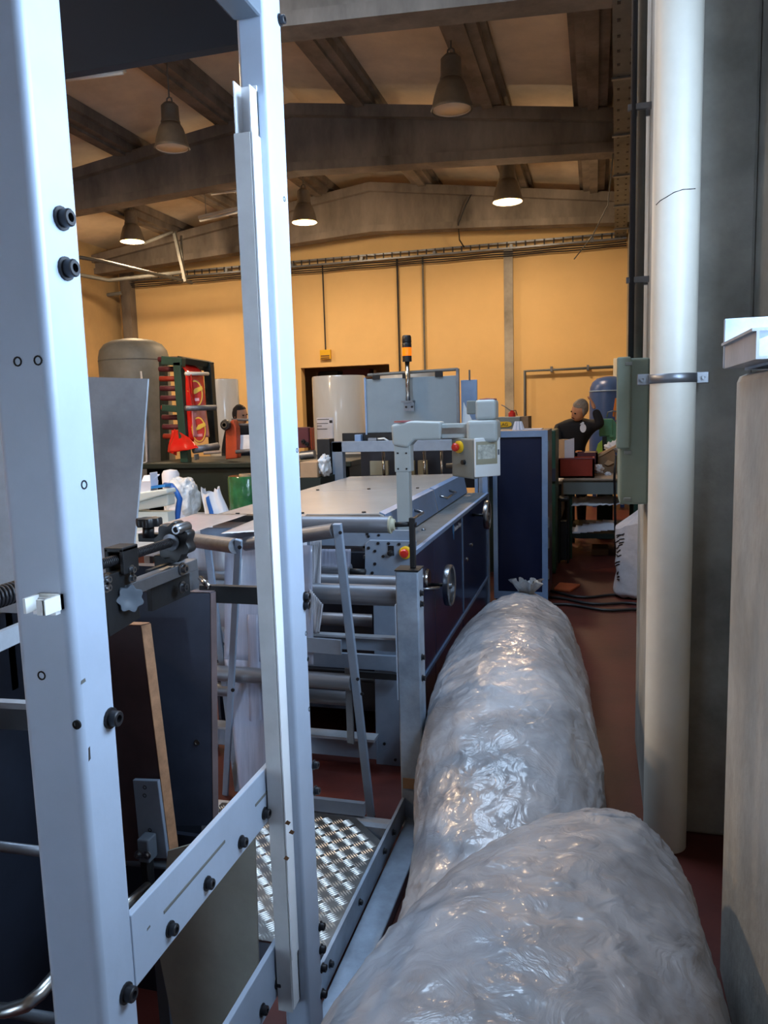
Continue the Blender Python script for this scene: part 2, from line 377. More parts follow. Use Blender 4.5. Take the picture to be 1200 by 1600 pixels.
MB().tube([(a[0], 13.9, 0.02), (a[0], 13.9, a[2]), (b[0], 13.9, b[2])], .028, 10).build('pipe', 'grey_plastic', ap, True)
MB().box((b[0]-.04, 13.82, b[2]-.2), (b[0]+.04, 13.98, b[2]+.14)).build('filter', 'white_plastic', ap, bevel=.015)
for t in (.3, .7): MB().box((a[0]+(b[0]-a[0])*t-.02, 13.86, a[2]-.03), (a[0]+(b[0]-a[0])*t+.02, 14, a[2]+.06)).build('clip', 'dull_steel', ap)
# hanging wires
mb = MB(); mb.tube([(-1.943, 13.2, 5.203), (-2.088, 13.15, 4.932), (-2.23, 13.2, 4.65), (-2.263, 13.5, 4.456), (-2.241, 13.83, 4.401)], .012, 6)
tag(mb.build('hanging_wire', 'conduit_dark', smooth=True), 'dark looping wire hanging from far beam to the tray', 'wire')
mb = MB(); mb.tube([(0.176, 9.66, 4.434), (0.128, 10, 3.956), (-0.058, 10.4, 3.684), (-0.282, 10.6, 3.464)], .008, 6)
tag(mb.build('hanging_wire', 'conduit', smooth=True), 'thin pale wire dangling beside right end of middle beam', 'wire')
# perforated tray under the eaves on the right
rt = thing('wall_tray', (.3, 10, 4.3), 'grey perforated metal cable tray running under right eaves', 'cable tray')
pa = Vector((.17, 5.2, 4.40)); pb = Vector((.385, 13.95, 4.36))
MB().bar(pa, pb, .19, .02).build('tray', 'conduit', rt)
MB().bar(pa+Vector((-.09, 0, .03)), pb+Vector((-.09, 0, .03)), .01, .07).bar(pa+Vector((.09, 0, .03)), pb+Vector((.09, 0, .03)), .01, .07).build('side_lip', 'dull_steel', rt)
hm = mesh_only(MB().box((-.012, -.02, -.004), (.012, .02, 0)), 'slot', 'conduit_dark')
for i in range(34):
    c = pa.lerp(pb, (i+.5)/34)
    for dx in (-.05, .05): inst(hm, 'slot', rt, (c.x+dx, c.y, c.z-.0101))
for i in range(6):
    c = pa.lerp(pb, (i+.5)/6); MB().box((c.x-.11, c.y-.02, c.z-.03), (XR, c.y+.02, c.z-.012)).build('bracket', 'dull_steel', rt)
# left upper corner pipework
lp = thing('roof_pipework', (-8.2, 12.5, 4), 'thin pale pipes and struts crossing in the upper left corner', 'pipes')
MB().tube([(-7.893, 10.5, 4.113), (-7.569, 11, 4.081), (-6.834, 12.5, 3.919)], .03, 8).build('pipe', 'conduit', lp, True)
MB().tube([(-8.898, 11.8, 4.143), (-8.566, 12.6, 4.102), (-7.002, 12.6, 4.132)], .035, 8).build('pipe', 'conduit', lp, True)
MB().bar((-7.009, 12.3, 4.756), (-6.846, 12.3, 3.911), .05, .05, (0,1,0)).build('strut', 'conduit', lp)
MB().bar((-6.935, 12.4, 4.707), (-6.941, 12.4, 3.911), .03, .03, (0,1,0)).build('strut', 'conduit', lp)
MB().tube([(-7.545, 12.2, 4.59), (-6.976, 12.2, 4.732)], .03, 8).build('pipe', 'conduit', lp, True)
vp = thing('wall_pipes', (-9.456, 13.3, 2.787), 'dark vertical pipes with bend in the far left corner', 'pipes')
MB().tube([(-9.615, 13.4, 1.796), (-9.49, 13.4, 3.043), (-9.472, 13.4, 3.902), (-9.483, 13.4, 4.267)], .05, 10).build('pipe', 'conduit_dark', vp, True)
MB().tube([(-9.529, 13.6, 3.06), (-9.537, 13.6, 3.808), (-9.478, 13.6, 3.977), (-9.342, 13.6, 4.03), (-8.979, 13.6, 4.042)], .035, 10).build('pipe', 'conduit', vp, True)
MB().tube([(-9.783, 13.6, 3.198), (-9.758, 13.6, 4.132)], .05, 10).build('pipe', 'beam_concrete', vp, True)
a = (-10.028, 13.5, 2.964); b = (-9.333, 13.5, 2.818)
tag(MB().box((a[0], 13.4, b[2]), (b[0], 13.55, a[2])).build('yellow_rail', 'yellow_plastic', bevel=.01), 'short yellow steel beam on far wall left of grey tank', 'beam')

# ---------------- lamps
def lamp(rim, R_, cable_top, lit, label, power=1.):
    x, y, z = rim; k = R_/.21
    t = thing('pendant_lamp', rim, label, 'lamp', 'bell-shaped high bay lamps')
    MB().lathe((x, y, z), [(.21*k,0),(.218*k,.01*k),(.205*k,.04*k),(.185*k,.13*k),(.15*k,.24*k),(.115*k,.3*k),(.11*k,.3*k),(.145*k,.23*k),(.18*k,.12*k),(.2*k,.03*k),(.205*k,.004*k)], 32, cap=False).build('reflector', 'lamp_grey', t, True)
    MB().lathe((x, y, z), [(.2*k,.012*k),(.19*k,.05*k),(.172*k,.12*k),(.135*k,.23*k),(.06*k,.28*k),(0,.28*k)], 32, cap=False).build('inner_bowl', 'lamp_inner', t, True)
    MB().lathe((x, y, z+.3*k), [(.118*k,0),(.118*k,.02*k),(.11*k,.03*k),(.105*k,.2*k),(.07*k,.235*k),(0,.235*k)], 24).build('ballast_housing', 'lamp_grey', t, 'auto')
    MB().tube([(x-.04*k, y, z+.53*k), (x-.03*k, y, z+.59*k), (x, y, z+.61*k), (x+.03*k, y, z+.59*k), (x+.04*k, y, z+.53*k)], .01*k, 8).build('hook', 'conduit', t, True)
    MB().cyl((x, y, z+.6*k), (x, y, cable_top), .009, 8).build('cable', 'conduit', t)
    if lit:
        MB().lathe((x, y, z), [(0,.035*k),(.12*k,.035*k),(.175*k,.05*k),(.175*k,.056*k),(0,.056*k)], 28).build('glowing_lens', 'lamp_glow', t, True)
        L = bpy.data.lights.new('lamp_light', 'AREA'); L.shape = 'DISK'; L.size = .36*k; L.energy = 58.0*power; L.color = (1., .72, .445); L.spread = math.radians(170)
        o = bpy.data.objects.new('lamp_light', L); COL.objects.link(o); o.parent = t; o.location = (0, 0, .015)
        L2 = bpy.data.lights.new('added_spill', 'POINT'); L2.energy = 44.0*power; L2.color = L.color; L2.shadow_soft_size = .08  # point light added under the lens to brighten the ceiling
        o = bpy.data.objects.new('added_spill', L2); COL.objects.link(o); o.parent = t; o.location = (0, 0, -.09)
    else:
        MB().lathe((x, y, z), [(0,.02*k),(.19*k,.02*k),(.19*k,.026*k),(0,.026*k)], 28).build('lens', 'lamp_inner', t, True)
    return t
def lz(p): return zroof(p[0]) - .02
for r, R_, lit, lab in (((-4.463, 7.9, 4.472), .185, 0, 'unlit bell lamp hanging from a long cable, nearest the left post'),
                        ((-1.38, 7.9, 4.48), .2, 0, 'unlit bell lamp hanging under a purlin, highest in the picture'),
                        ((-1.24, 11.6, 4.51), .215, 1, 'glowing bell lamp below the middle beam, on the right'),
                        ((-4.353, 11.6, 4.509), .195, 1, 'glowing bell lamp just right of the tall middle post'),
                        ((-7.387, 11.6, 4.479), .195, 1, 'glowing bell lamp in the far left corner')):
    lamp(r, R_, lz(r), lit, lab)
for r, lab in (((-5.0, 4.3, 4.55), 'unseen bell lamp added over the floor left of the frame for warm light'), ((-6.4, .8, 4.5), 'unseen bell lamp added high up left of camera for warm light')):
    lamp(r, .2, lz(r), 1, lab, 1.8)  # unseen lamps added to warm the near beams, stronger than the others
# strip lights; the last two bars stand in for bright patches of light
for a, b, lab in (((-4.748, 6.5, 4.721), (-4.116, 6.5, 4.7), 'slim tube light fixture hanging just under dark header panel'),
                  ((-5.926, 11.2, 4.63), (-5.186, 11.2, 4.712), 'short pale bar standing in for a bright patch left of middle post under far roof'),
                  ((-5.502, 10.8, 4.883), (-4.944, 10.8, 4.889), 'slim bar standing in for a pale gleam beneath the middle beam left of post')):
    t = thing('strip_light_and_gleam', a, lab, 'light', 'tube light fixtures under the roof')
    a, b = Vector(a), Vector(b)
    MB().bar(a, b, .12, .05).build('housing', 'strip_light_and_gleam', t, bevel=.008)
    MB().cyl(a+Vector((0, 0, -.04)), b+Vector((0, 0, -.04)), .018, 10).build('tube', 'white_plastic', t, True)
    for f in (.15, .85): c = a.lerp(b, f); MB().cyl(c, (c.x, c.y, zroof(c.x)-.005), .006, 6).build('wire', 'conduit', t)

# ---------------- near right: drain pipe, wall box, bracket
pp = thing('drain_pipe', (.245, 2.735, 0), 'white plastic drain pipe with a crack strapped to the right column', 'pipe')
MB().cyl((.245, 2.735, 0), (.245, 2.735, 4.9), .0725, 40).build('pipe', 'pvc', pp, 'auto')
MB().lathe((.245, 2.735, 3.0), [(.0725,0),(.08,.004),(.08,.14),(.0725,.145)], 40).build('socket', 'pvc', pp, 'auto')
cx, cy = .245, 2.735
MB().lathe((cx, cy, 1.622), [(.0732,0),(.076,.001),(.076,.029),(.0732,.03)], 40).build('clamp_band', 'dull_steel', pp, True)
for s in (-1, 1):
    e = MB().box((cx+s*.072, cy+.0, 1.618), (cx+s*.112, cy+.006, 1.656)).build('clamp_ear', 'bolt_steel', pp, bevel=.006)
    inst(washer_bolt_mesh, 'clamp_bolt', e, (cx+s*.095, cy, 1.637), RY, .8)
    MB().box((cx+s*.085-.01, cy+.006, 1.622), (cx+s*.085+.01, 2.82, 1.652)).build('clamp_foot', 'dull_steel', pp)
crk = []
for i, (px_, dz) in enumerate(((-150, -.02), (-135, -.012), (-118, -.006), (-100, .004), (-80, .010), (-62, .011), (-45, .014))):
    an = math.radians(px_); crk.append((cx+.0727*math.cos(an), cy+.0727*math.sin(an), 2.205+dz))
MB().tube(crk, .0016, 5).build('crack', 'hole', pp)
eb = thing('junction_box', (.14, 3.05, 1.2), 'grey green electrical box fixed to the side of right column', 'box')
MB().box((.085, 2.92, 1.195), (.185, 3.2, 1.72)).build('body', 'box_green', eb, bevel=.008)
MB().box((.072, 2.905, 1.40), (.12, 2.93, 1.725)).build('lid', 'box_green', eb, bevel=.006)
for z in (1.215, 1.385, 1.70): MB().box((.10, 2.9, z-.006), (.125, 2.921, z+.006)).build('latch', 'pendant_dark', eb, bevel=.002)
for x, y, r, mt, lab in ((.125, 3.05, .011, 'conduit_dark', 'thin black conduit rising from the grey green box'), (.155, 3.12, .017, 'conduit', 'grey conduit rising from box against the right column')):
    t = thing('wall_conduit', (x, y, 1.72), lab, 'conduit')
    MB().cyl((x, y, 1.72), (x, y, 4.9), r, 10).build('pipe', mt, t, True)
    for z in (2.0, 2.6, 3.2): MB().box((x-.02, y-.008, z), (.185, y+.008, z+.02)).build('clip', 'dull_steel', t)
br = thing('steel_bracket', (.36, 1.9, 1.62), 'blue grey steel plate with channel stub on the low right wall', 'bracket')
MB().box((.298, 2.04, 1.635), (.50, 2.055, 1.752)).build('plate', 'old_paint', br, bevel=.002)
MB().box((.30, 1.66, 1.64), (.306, 2.04, 1.688)).box((.292, 1.66, 1.688), (.345, 2.045, 1.694)).box((.30, 1.66, 1.634), (.36, 2.045, 1.640)).build('channel_stub', 'sheet_grey', br)
MB().box((.345, 1.64, 1.628), (.50, 2.04, 1.636)).build('base_flange', 'old_paint', br)
inst(washer_bolt_mesh, 'bolt', br, (.37, 1.70, 1.626), (0, PI/2, 0), .9)

# ================================================================== GUARD FRAME (posts, rails, platform)
gf = thing('guard_frame', (-.68, 1.6, 0), 'pale blue grey steel guard frame with posts, rails and checker platform', 'frame')
XP = -.67
p1 = MB().box((XP-.09, .845, 0), (XP, .93, 3.0)).build('post', 'post_paint', gf, smooth='auto', bevel=.012, seg=4)
p1['label'] = 'thick square post, nearest the camera'
p2 = MB().box((-.668, 1.45, 0), (-.61, 1.54, 3.0)).build('post', 'post_paint', gf, smooth='auto', bevel=.008, seg=3)
p3 = MB().box((-.695, 2.63, 0), (-.61, 2.715, .985)).build('post', 'old_paint', gf, smooth='auto', bevel=.006, seg=3)
MB().box((-.697, 2.628, .985), (-.608, 2.717, .99)).build('post_cap', 'black_metal', gf)
# trunking on the middle post
MB().box((-.664, 1.446, .26), (-.630, 1.45, 2.18)).box((-.664, 1.415, .26), (-.6615, 1.45, 2.18)).box((-.6325, 1.415, .26), (-.630, 1.45, 2.17)).build('trunking', 'trunk_white', gf)
MB().box((-.6655, 1.4115, .255), (-.6325, 1.4145, 2.085)).build('trunking_lid', 'trunk_grey', gf)
MB().box((-.630, 1.4125, .38), (-.6275, 1.45, 2.085)).build('trunking_lid', 'trunk_white', gf)
# rails between left and middle post
r1 = MB().box((XP-.012, .925, .693), (XP, 1.53, .812)).build('rail', 'post_paint', gf, bevel=.002)
r2 = MB().box((XP-.012, .925, .281), (XP, 1.53, .403)).build('rail', 'post_paint', gf, bevel=.002)
for y0, y1, z in ((1.01, 1.225, .759), (1.36, 1.46, .759)):
    MB().box((XP-.001, y0, z-.003), (XP+.0012, y1, z+.003)).build('slot', 'conduit', r1, bevel=.001)
for y in (1.024, 1.15, 1.288, 1.40): inst(bolt_mesh, 'bolt', r1, (XP, y, .721), RX, .85)
for y in (1.06, 1.2, 1.34, 1.42): inst(bolt_mesh, 'bolt', r2, (XP, y, .314), RX, .85)
for px in ((-0.67, 0.891, 1.813), (-0.67, 0.892, 1.75), (-0.67, 0.912, 1.128), (-0.67, 0.898, 0.706)): inst(bolt_mesh, 'bolt', p1, px, RX, 1.)
for px in ((-0.67, 0.895, 1.466),): inst(hole_mesh, 'hole', p1, px, RX)
for px in ((-0.717, 0.845, 1.63), (-0.686, 0.845, 1.63), (-0.723, 0.845, 1.211), (-0.674, 0.845, 1.145)): inst(hole_mesh, 'hole', p1, px, RY)
for px in ((-0.61, 1.531, 2.331), (-0.61, 1.532, 1.159), (-0.61, 1.53, 1.141), (-0.61, 1.542, 0.768), (-0.61, 1.543, 0.706), (-0.61, 1.539, 0.375), (-0.61, 1.537, 0.319), (-0.61, 1.54, 0.269), (-0.61, 1.533, 0.208)):
    inst(bolt_mesh, 'bolt', p2, px, RX, .75)
for px in ((-0.61, 1.514, 1.986), (-0.61, 1.524, 1.478), (-0.61, 1.53, 1.077), (-0.61, 1.535, 1.017), (-0.61, 1.53, 0.904)): inst(hole_mesh, 'hole', p2, px, RX, .8)
for z in (.14, .58, .66, .86, .90): inst(bolt_mesh, 'bolt', p3, (-.61, 2.66, z), RX, .8)
MB().box((-.686, 2.626, .16), (-.64, 2.631, .20)).build('worn_patch', 'kraft', p3)
# paint chips and rust
for a, w, h in (((-0.657, 0.844, 1.106), .004, .022), ((-0.67, 0.86, 1.201), .0, .006), ((-0.67, 0.966, 0.763), .0, .004)):
    MB().prism([(a[0]-w/2, a[1]-(.004 if w == 0 else 0), a[2]-h/2), (a[0]+w*.4, a[1]+(.006 if w == 0 else 0), a[2]-h*.3), (a[0]+w/2, a[1]+(.005 if w == 0 else 0), a[2]+h/2), (a[0]-w*.2, a[1]-(.003 if w == 0 else 0), a[2]+h*.35)], (.0006, -.0006, 0)).build('paint_chip', 'conduit', p1)
for a in ((-0.623, 1.411, 0.699), (-0.615, 1.411, 0.679), (-0.63, 1.411, 0.618)):
    MB().prism([(a[0]-.006, a[1], a[2]-.002), (a[0]+.003, a[1], a[2]-.005), (a[0]+.008, a[1], a[2]+.002), (a[0], a[1], a[2]+.006)], (0, -.0006, 0)).build('rust_spot', 'ink_brown', gf)
# cable clip on the left post
cc = MB().box((-0.719, .835, 1.299), (-0.684, .845, 1.322)).build('cable_clip', 'trunk_white', gf)
a = (-0.714, 0.825, 1.326); b = (-0.675, 0.825, 1.306)
MB().box((a[0], .812, b[2]), (a[0]+.004, .844, a[2])).box((a[0], .838, b[2]), (b[0]-.002, .844, a[2])).box((a[0]+.024, .808, b[2]), (b[0]-.004, .813, a[2])).box((b[0]-.006, .808, b[2]), (b[0]-.002, .844, a[2])).build('clip_arm', 'white_plastic', cc)
# header
hb = MB().box((-.672, .92, 2.30), (-.612, 1.449, 2.42)).build('header_beam', 'grey_plastic', gf, bevel=.006)
for y in (1.12,): inst(washer_bolt_mesh, 'bolt', hb, (-.645, y, 2.30), (0, PI/2, 0), .9)
MB().box((-2.2, 1.50, 2.285), (-.668, 1.525, 3.0)).build('header_panel', 'header_navy', gf)
# floor beam, kick plate, checker platform
MB().box((-.675, 1.54, 0), (-.592, 2.64, .042)).build('floor_beam', 'old_paint', gf, smooth='auto', bevel=.004)
kp = MB().box((-.692, 1.54, .035), (-.682, 2.64, .122)).build('kick_plate', 'old_paint', gf)
for y in (1.60, 1.78, 2.05, 2.33, 2.45): inst(bolt_mesh, 'bolt', kp, (-.682, y, .085), RX, .7)
MB().lathe((-.635, 1.60, .042), [(.011,0),(.011,.001),(0,.001)], 14).build('drilled_hole', 'hole', gf)
cp = MB().prism([(-1.35, 1.79, .108), (-.694, 1.79, .108), (-.694, 2.34, .108), (-.822, 2.465, .108), (-1.35, 2.465, .108)], (0, 0, .006)).build('checker_plate', 'alu', gf)
mb = MB()
def tread(x, y, a):
    ca, sa_ = math.cos(a), math.sin(a)
    for k in range(5):
        o = (k-2)*.0085; L = .0165; wv = .0028
        pts = []
        for lx, ly, z in ((-L, 0, 0), (0, -wv, 0), (L, 0, 0), (0, wv, 0), (0, 0, .0028)):
            u, v = lx, ly+o; pts.append((x+u*ca-v*sa_, y+u*sa_+v*ca, .1142+z))
        n = len(mb.v); mb.v += [Vector(p) for p in pts]; mb.f += [(n, n+1, n+4), (n+1, n+2, n+4), (n+2, n+3, n+4), (n+3, n, n+4)]
pt = .0385
for i in range(18):
    for j in range(24):
        x = -1.34+i*pt; y = 1.81+j*pt
        if x > -.71 or y > 2.45 or (x+.694)+(y-2.34) > -.03: continue
        tread(x, y, PI/4 if (i+j) % 2 else -PI/4)
t_ = mb.build('tread_pattern', 'alu_tread', cp); t_['kind'] = 'stuff'
MB().box((-1.35, 1.8, .0), (-1.32, 2.46, .108)).build('platform_leg', 'old_paint', gf)
MB().box((-1.35, 2.43, .04), (-.70, 2.46, .107)).build('platform_edge', 'old_paint', gf)
MB().box((-1.35, 1.79, .04), (-.70, 1.82, .107)).build('platform_edge', 'old_paint', gf)
# black upright carrying the top roller
ub = MB().box((-.648, 2.665, .99), (-.628, 2.685, 1.175)).build('roller_bracket', 'black_metal', gf, bevel=.003)
inst(small_bolt_mesh, 'bolt', ub, (-.628, 2.675, 1.15), RX)
MB().box((-.70, 2.632, .50), (-.695, 2.66, .86)).build('stiffener', 'post_paint', gf)

# ================================================================== BIG POLYTHENE BAGS
def bag(name, prof, label, seed, nu=120, nv=170, amp=.016):
    # prof: list of (y, centre x, half width, bottom, top)
    def ip(t):
        f = t*(len(prof)-1); i = min(int(f), len(prof)-2); s = f-i; s2 = s*s*(3-2*s)
        return [a+(b-a)*s for a, b in zip(prof[i], prof[i+1])]
    mb = MB()
    def fn(u, v):
        y, cx_, w, zb, zt = ip(v); a = 2*PI*u
        c, s = math.cos(a), math.sin(a)
        ex = .9
        px = cx_ + w*math.copysign(abs(c)**ex, c); pz = (zb+zt)/2 + (zt-zb)/2*math.copysign(abs(s)**ex, s)
        p = Vector((px, y, pz)); q = Vector((math.cos(a)*.4, y*1.0, math.sin(a)*.4))+Vector((seed, 0, 0))
        k = min(1, w/.2)
        d = noise.noise(Vector((q.x*2.6, q.y*1.4, q.z*2.6)))*1.4*amp + noise.noise(Vector((q.x*6, q.y*3, q.z*6))+Vector((3, 1, 0)))*amp*.6
        r = 1-abs(noise.noise(Vector((q.x*7, q.y*3.2, q.z*7))+Vector((0, 7, seed)))); d += (r-.6)*amp*.6
        r2 = 1-abs(noise.noise(Vector((q.x*5, q.y*14, q.z*5))+Vector((5, 2, seed)))); d += (r2**3-.3)*amp*.22
        r3 = 1-abs(noise.noise(q*17+Vector((1, 2, 3)))); d += (r3**4-.2)*amp*.38
        nrm = Vector((c, 0, s)); p += nrm*d*k
        if p.z < .006: p.z = .006
        return p
    mb.grid(fn, nu, nv)
    return mb, fn
b1 = thing('plastic_bag', (-.33, 3.3, 0), 'long clear plastic sack with a tied neck lying beside the blue machine', 'bag', 'stuffed clear plastic sacks in the aisle')
mb, _ = bag('plastic_bag', [(4.50,-.385,.02,.40,.46),(4.49,-.385,.07,.34,.49),(4.44,-.385,.14,.20,.49),(4.35,-.385,.20,.09,.505),(4.22,-.38,.25,.03,.525),(4.02,-.378,.285,.0,.55),(3.75,-.37,.31,0,.58),(3.45,-.355,.32,0,.60),(3.15,-.335,.322,0,.61),(2.85,-.31,.315,0,.605),(2.6,-.285,.312,0,.58),(2.35,-.265,.30,0,.52),(2.15,-.25,.275,0,.45),(1.95,-.24,.265,.0,.38),(1.75,-.235,.255,.0,.33),(1.6,-.235,.21,.0,.26),(1.53,-.235,.1,.02,.16)], '', 3.1)
mb.build('sack', 'polythene', b1, True)
# tied neck: gathered collar and flared tuft
mb = MB()
def tuft(u, v):
    a = 2*PI*u; r = .026 + .05*v**1.2*(1+.25*math.sin(a*5+1)) ; r *= (1+.3*math.sin(a*11+v*4)*v)
    return Vector((-.385+r*math.cos(a)*1.05, 4.47-.05*v+r*math.sin(a)*.5, .455+.11*v+.014*v*math.sin(a*7)))
mb.grid(tuft, 66, 8); mb.build('tied_neck', 'white_wrap', b1, True)
MB().lathe((-.385, 4.472, .445), [(.036,0),(.046,.012),(.036,.026)], 16).build('tie', 'white_plastic', b1, True)
b2 = thing('plastic_bag', (-.12, 1.4, 0), 'bulging clear plastic sack in the foreground, nearest the camera', 'bag', 'stuffed clear plastic sacks in the aisle')
mb, _ = bag('plastic_bag', [(2.20,.045,.04,.2,.3),(2.18,.045,.11,.12,.37),(2.10,.035,.17,.04,.43),(1.97,.01,.225,0,.49),(1.80,-.03,.275,0,.54),(1.6,-.07,.315,0,.58),(1.4,-.10,.345,0,.605),(1.15,-.125,.365,0,.62),(.9,-.135,.37,0,.62),(.6,-.14,.365,0,.6),(.3,-.14,.34,0,.5),(.12,-.14,.25,.03,.38),(.06,-.14,.08,.1,.25)], '', 9.4, amp=.018)
mb.build('sack', 'polythene', b2, True)

# ================================================================== UNWIND UNIT at the left, behind the guard frame
uw = thing('unwind_unit', (-1.25, 1.6, 0), 'dark unwinding unit with boards, threaded rod and knobs behind the left post', 'machine')
MB().box((-1.42, .3, 0), (-1.38, 2.05, 1.10)).build('side_panel', 'navy_dark', uw)
MB().box((-1.42, 1.98, 0), (-1.16, 2.02, 1.12)).build('back_panel', 'navy_dark', uw)
# tall steel sheets
sh = MB().prism([(-1.537, 2, 1.689), (-1.254, 2, 1.67), (-1.291, 2, 1.442), (-1.332, 2, 1.218), (-1.356, 2, 1.084), (-1.596, 2, 1.077)], (0, .008, 0)).build('guide_sheet', 'sheet_grey', uw)
MB().box((-1.9, 1.50, 1.10), (-1.22, 1.508, 2.05)).build('guide_sheet', 'sheet_grey', uw)
MB().box((-1.42, 1.508, .9), (-1.38, 1.53, 1.6)).build('sheet_stay', 'black_metal', uw)
# navy board and brown board
def board(quad, th, mt, edge, name):
    o = MB().prism(quad, th).build(name, mt, uw)
    q = [Vector(p) for p in quad]; c = sum(q, Vector())/4; d = Vector(th)
    mb = MB()
    for a, b in ((q[0], q[1]), (q[1], q[2])):
        out = ((a+b)/2-c).normalized()*.0012
        mb.prism([a+out-d*.02, b+out-d*.02, b+out*2.4-d*.02, a+out*2.4-d*.02], d*1.04)
    mb.build('board_edge', edge, o); return o
bn = board([(-1.259, 1.75, 1.098), (-0.958, 1.75, 1.103), (-0.992, 1.75, 0.46), (-1.317, 1.75, 0.421)], (.004, .022, 0), 'board_navy', 'board_rim', 'board')
bn['label'] = 'dark navy laminated board'
bo = (-1.021, 1.748, 0.694); MB().lathe(bo, [(.008,0),(.008,.002),(.0055,.002),(.005,-.001),(0,-.001)], 14, (0, -1, 0)).build('screw_hole', 'alu', bn)
bb = board([(-1.305, 1.62, 1.042), (-1.082, 1.62, 1.047), (-1.045, 1.62, 0.43), (-1.368, 1.62, 0.386)], (.010, .024, 0), 'board_brown', 'board_edge', 'board')
bb['label'] = 'brown plywood board with raw wood edge'
# bracket plate with clamp block on the cross rod
bk = MB().prism([(-1.124, 1.6, 0.65), (-1.052, 1.6, 0.655), (-1.039, 1.6, 0.448), (-1.118, 1.6, 0.441)], (0, .012, 0)).build('bracket_plate', 'plate_blue', uw, bevel=.002)
for px in ((-1.09, 1.6, 0.634), (-1.092, 1.6, 0.612), (-1.084, 1.6, 0.52)): inst(hole_mesh, 'hole', bk, px, RY, .8)
ck = MB().box((-1.094, 1.555, 0.519), (-1.062, 1.595, 0.458)).build('clamp_block', 'grey_plastic', uw, bevel=.004)
MB().box((-1.092, 1.56, 0.475), (-1.072, 1.59, 0.387)).build('clamp_foot', 'black_metal', uw, bevel=.003)
for px in ((-1.09, 1.555, 0.48), (-1.066, 1.555, 0.482)): inst(washer_bolt_mesh, 'bolt', ck, px, RY, .8)
MB().cyl((-1.245, 1.63, 0.402), (-1.026, 1.63, 0.414), .012, 14).build('cross_rod', 'grey_plastic', uw, True)
MB().tube([(-1, 1.35, 0.486), (-1.035, 1.5, 0.438)], .011, 12).build('push_rod', 'alu', uw, True)
# grey beige sheet below the rail
MB().box((-1.38, 1.675, 0), (-.93, 1.69, .47)).build('lower_panel', 'navy_dark', uw)  # dark sheet added to keep the gap below the rail black
MB().prism([(-1.032, 1.52, 0.264), (-0.985, 1.52, 0.523), (-0.754, 1.52, 0.616), (-0.768, 1.52, 0.041), (-0.995, 1.52, -0.007)], (0, .006, 0)).build('lower_sheet', 'sheet_beige', uw)
MB().bar((-1.044, 1.55, 0.258), (-1.038, 1.55, -0.061), .03, .02, (0, 1, 0)).build('sheet_stay', 'grey_plastic', uw)
# threaded rod running away along the unit
zr = 1.268
MB().cyl((-.95, 1.0, zr), (-.95, 1.60, zr), .0085, 14).build('threaded_rod', 'bolt_black', uw, True)
def coil(y0, y1, r, w, pitch):
    n = int((y1-y0)/pitch*12); return MB().tube([(-.95+r*math.cos(i*PI/6), y0+(y1-y0)*i/n, zr+r*math.sin(i*PI/6)) for i in range(n+1)], w, 5)
coil(1.28, 1.585, .009, .0022, .006).build('rod_thread', 'bolt_black', uw, True)
coil(.90, 1.16, .0165, .0032, .0085).build('spring', 'bolt_black', uw, True)
# yoke and plate
mb = MB(); mb.box((-.972, 1.345, zr-.03), (-.963, 1.40, zr+.024)).box((-.937, 1.345, zr-.03), (-.928, 1.40, zr+.024)).box((-.972, 1.345, zr+.016), (-.928, 1.40, zr+.026)); mb.build('yoke', 'black_metal', uw, bevel=.002)
MB().prism([(-.962, 1.29, 1.245), (-.962, 1.40, 1.245), (-.962, 1.41, 1.13), (-.962, 1.30, 1.12)], (.022, 0, 0)).build('carriage_plate', 'black_metal', uw, bevel=.002)
for px in ((-0.928, 1.37, 1.244), (-0.928, 1.368, 1.227), (-0.928, 1.285, 1.242), (-0.928, 1.283, 1.226)): inst(washer_bolt_mesh, 'bolt', uw, px, RX, .75)
def star_knob(c, ax, r, mt, parent=None):
    u, w, d = frame(ax); c = Vector(c); n = 56; vs = []; fs = []
    prof = [(0, .35), (0, .98), (.22, 1.0), (.5, 1.0), (.62, .94), (.62, .5), (.55, .3)]
    for h, k in prof:
        for j in range(n):
            a = 2*PI*j/n; lob = 1 - .2*(.5-.5*math.cos(7*a)) if k > .6 else 1
            vs.append(c + d*h*r*1.0 + (u*math.cos(a)+w*math.sin(a))*r*k*lob)
    for i in range(len(prof)-1): fs += [(i*n+j, i*n+(j+1) % n, (i+1)*n+(j+1) % n, (i+1)*n+j) for j in range(n)]
    fs += [tuple(range(n))[::-1], tuple((len(prof)-1)*n+j for j in range(n))]
    mb = MB(); mb.add(vs, fs); return mb.build('star_knob', mt, uw, 'auto')
star_knob((-.95, 1.60, 1.268), (0, -1, 0), .05, 'black_plastic')
MB().lathe((-.95, 1.568, zr), [(.02,0),(.02,.006),(.011,.008)], 18, (0, -1, 0)).build('collar', 'dull_steel', uw, 'auto')
MB().lathe((-.925, 1.60, 1.30), [(.013,0),(.013,.045),(.010,.052),(.007,.052),(.006,.04),(0,.04)], 14, (0, -1, 0)).build('crank_grip', 'bolt_steel', uw, 'auto')
star_knob((-1.039, 1.62, 1.297), (0, 0, 1), .032, 'black_plastic')
MB().cyl((-1.043, 1.62, 1.269), (-1.041, 1.62, 1.3), .014, 14).build('knob_stem', 'black_plastic', uw, True)
star_knob((-0.935, 1.362, 1.185), (.75, -.66, .1), .030, 'grey_plastic')
MB().box((-0.976, 1.625, 1.275), (-0.974, 1.66, 1.193)).build('bearing_block', 'kraft', uw, bevel=.003)
MB().box((-1.079, 1.63, 1.276), (-0.998, 1.66, 1.256)).build('slide_bar', 'black_metal', uw, bevel=.002)
MB().box((-1.026, 1.61, 1.227), (-0.971, 1.66, 1.193)).build('bearing_foot', 'black_metal', uw, bevel=.002)
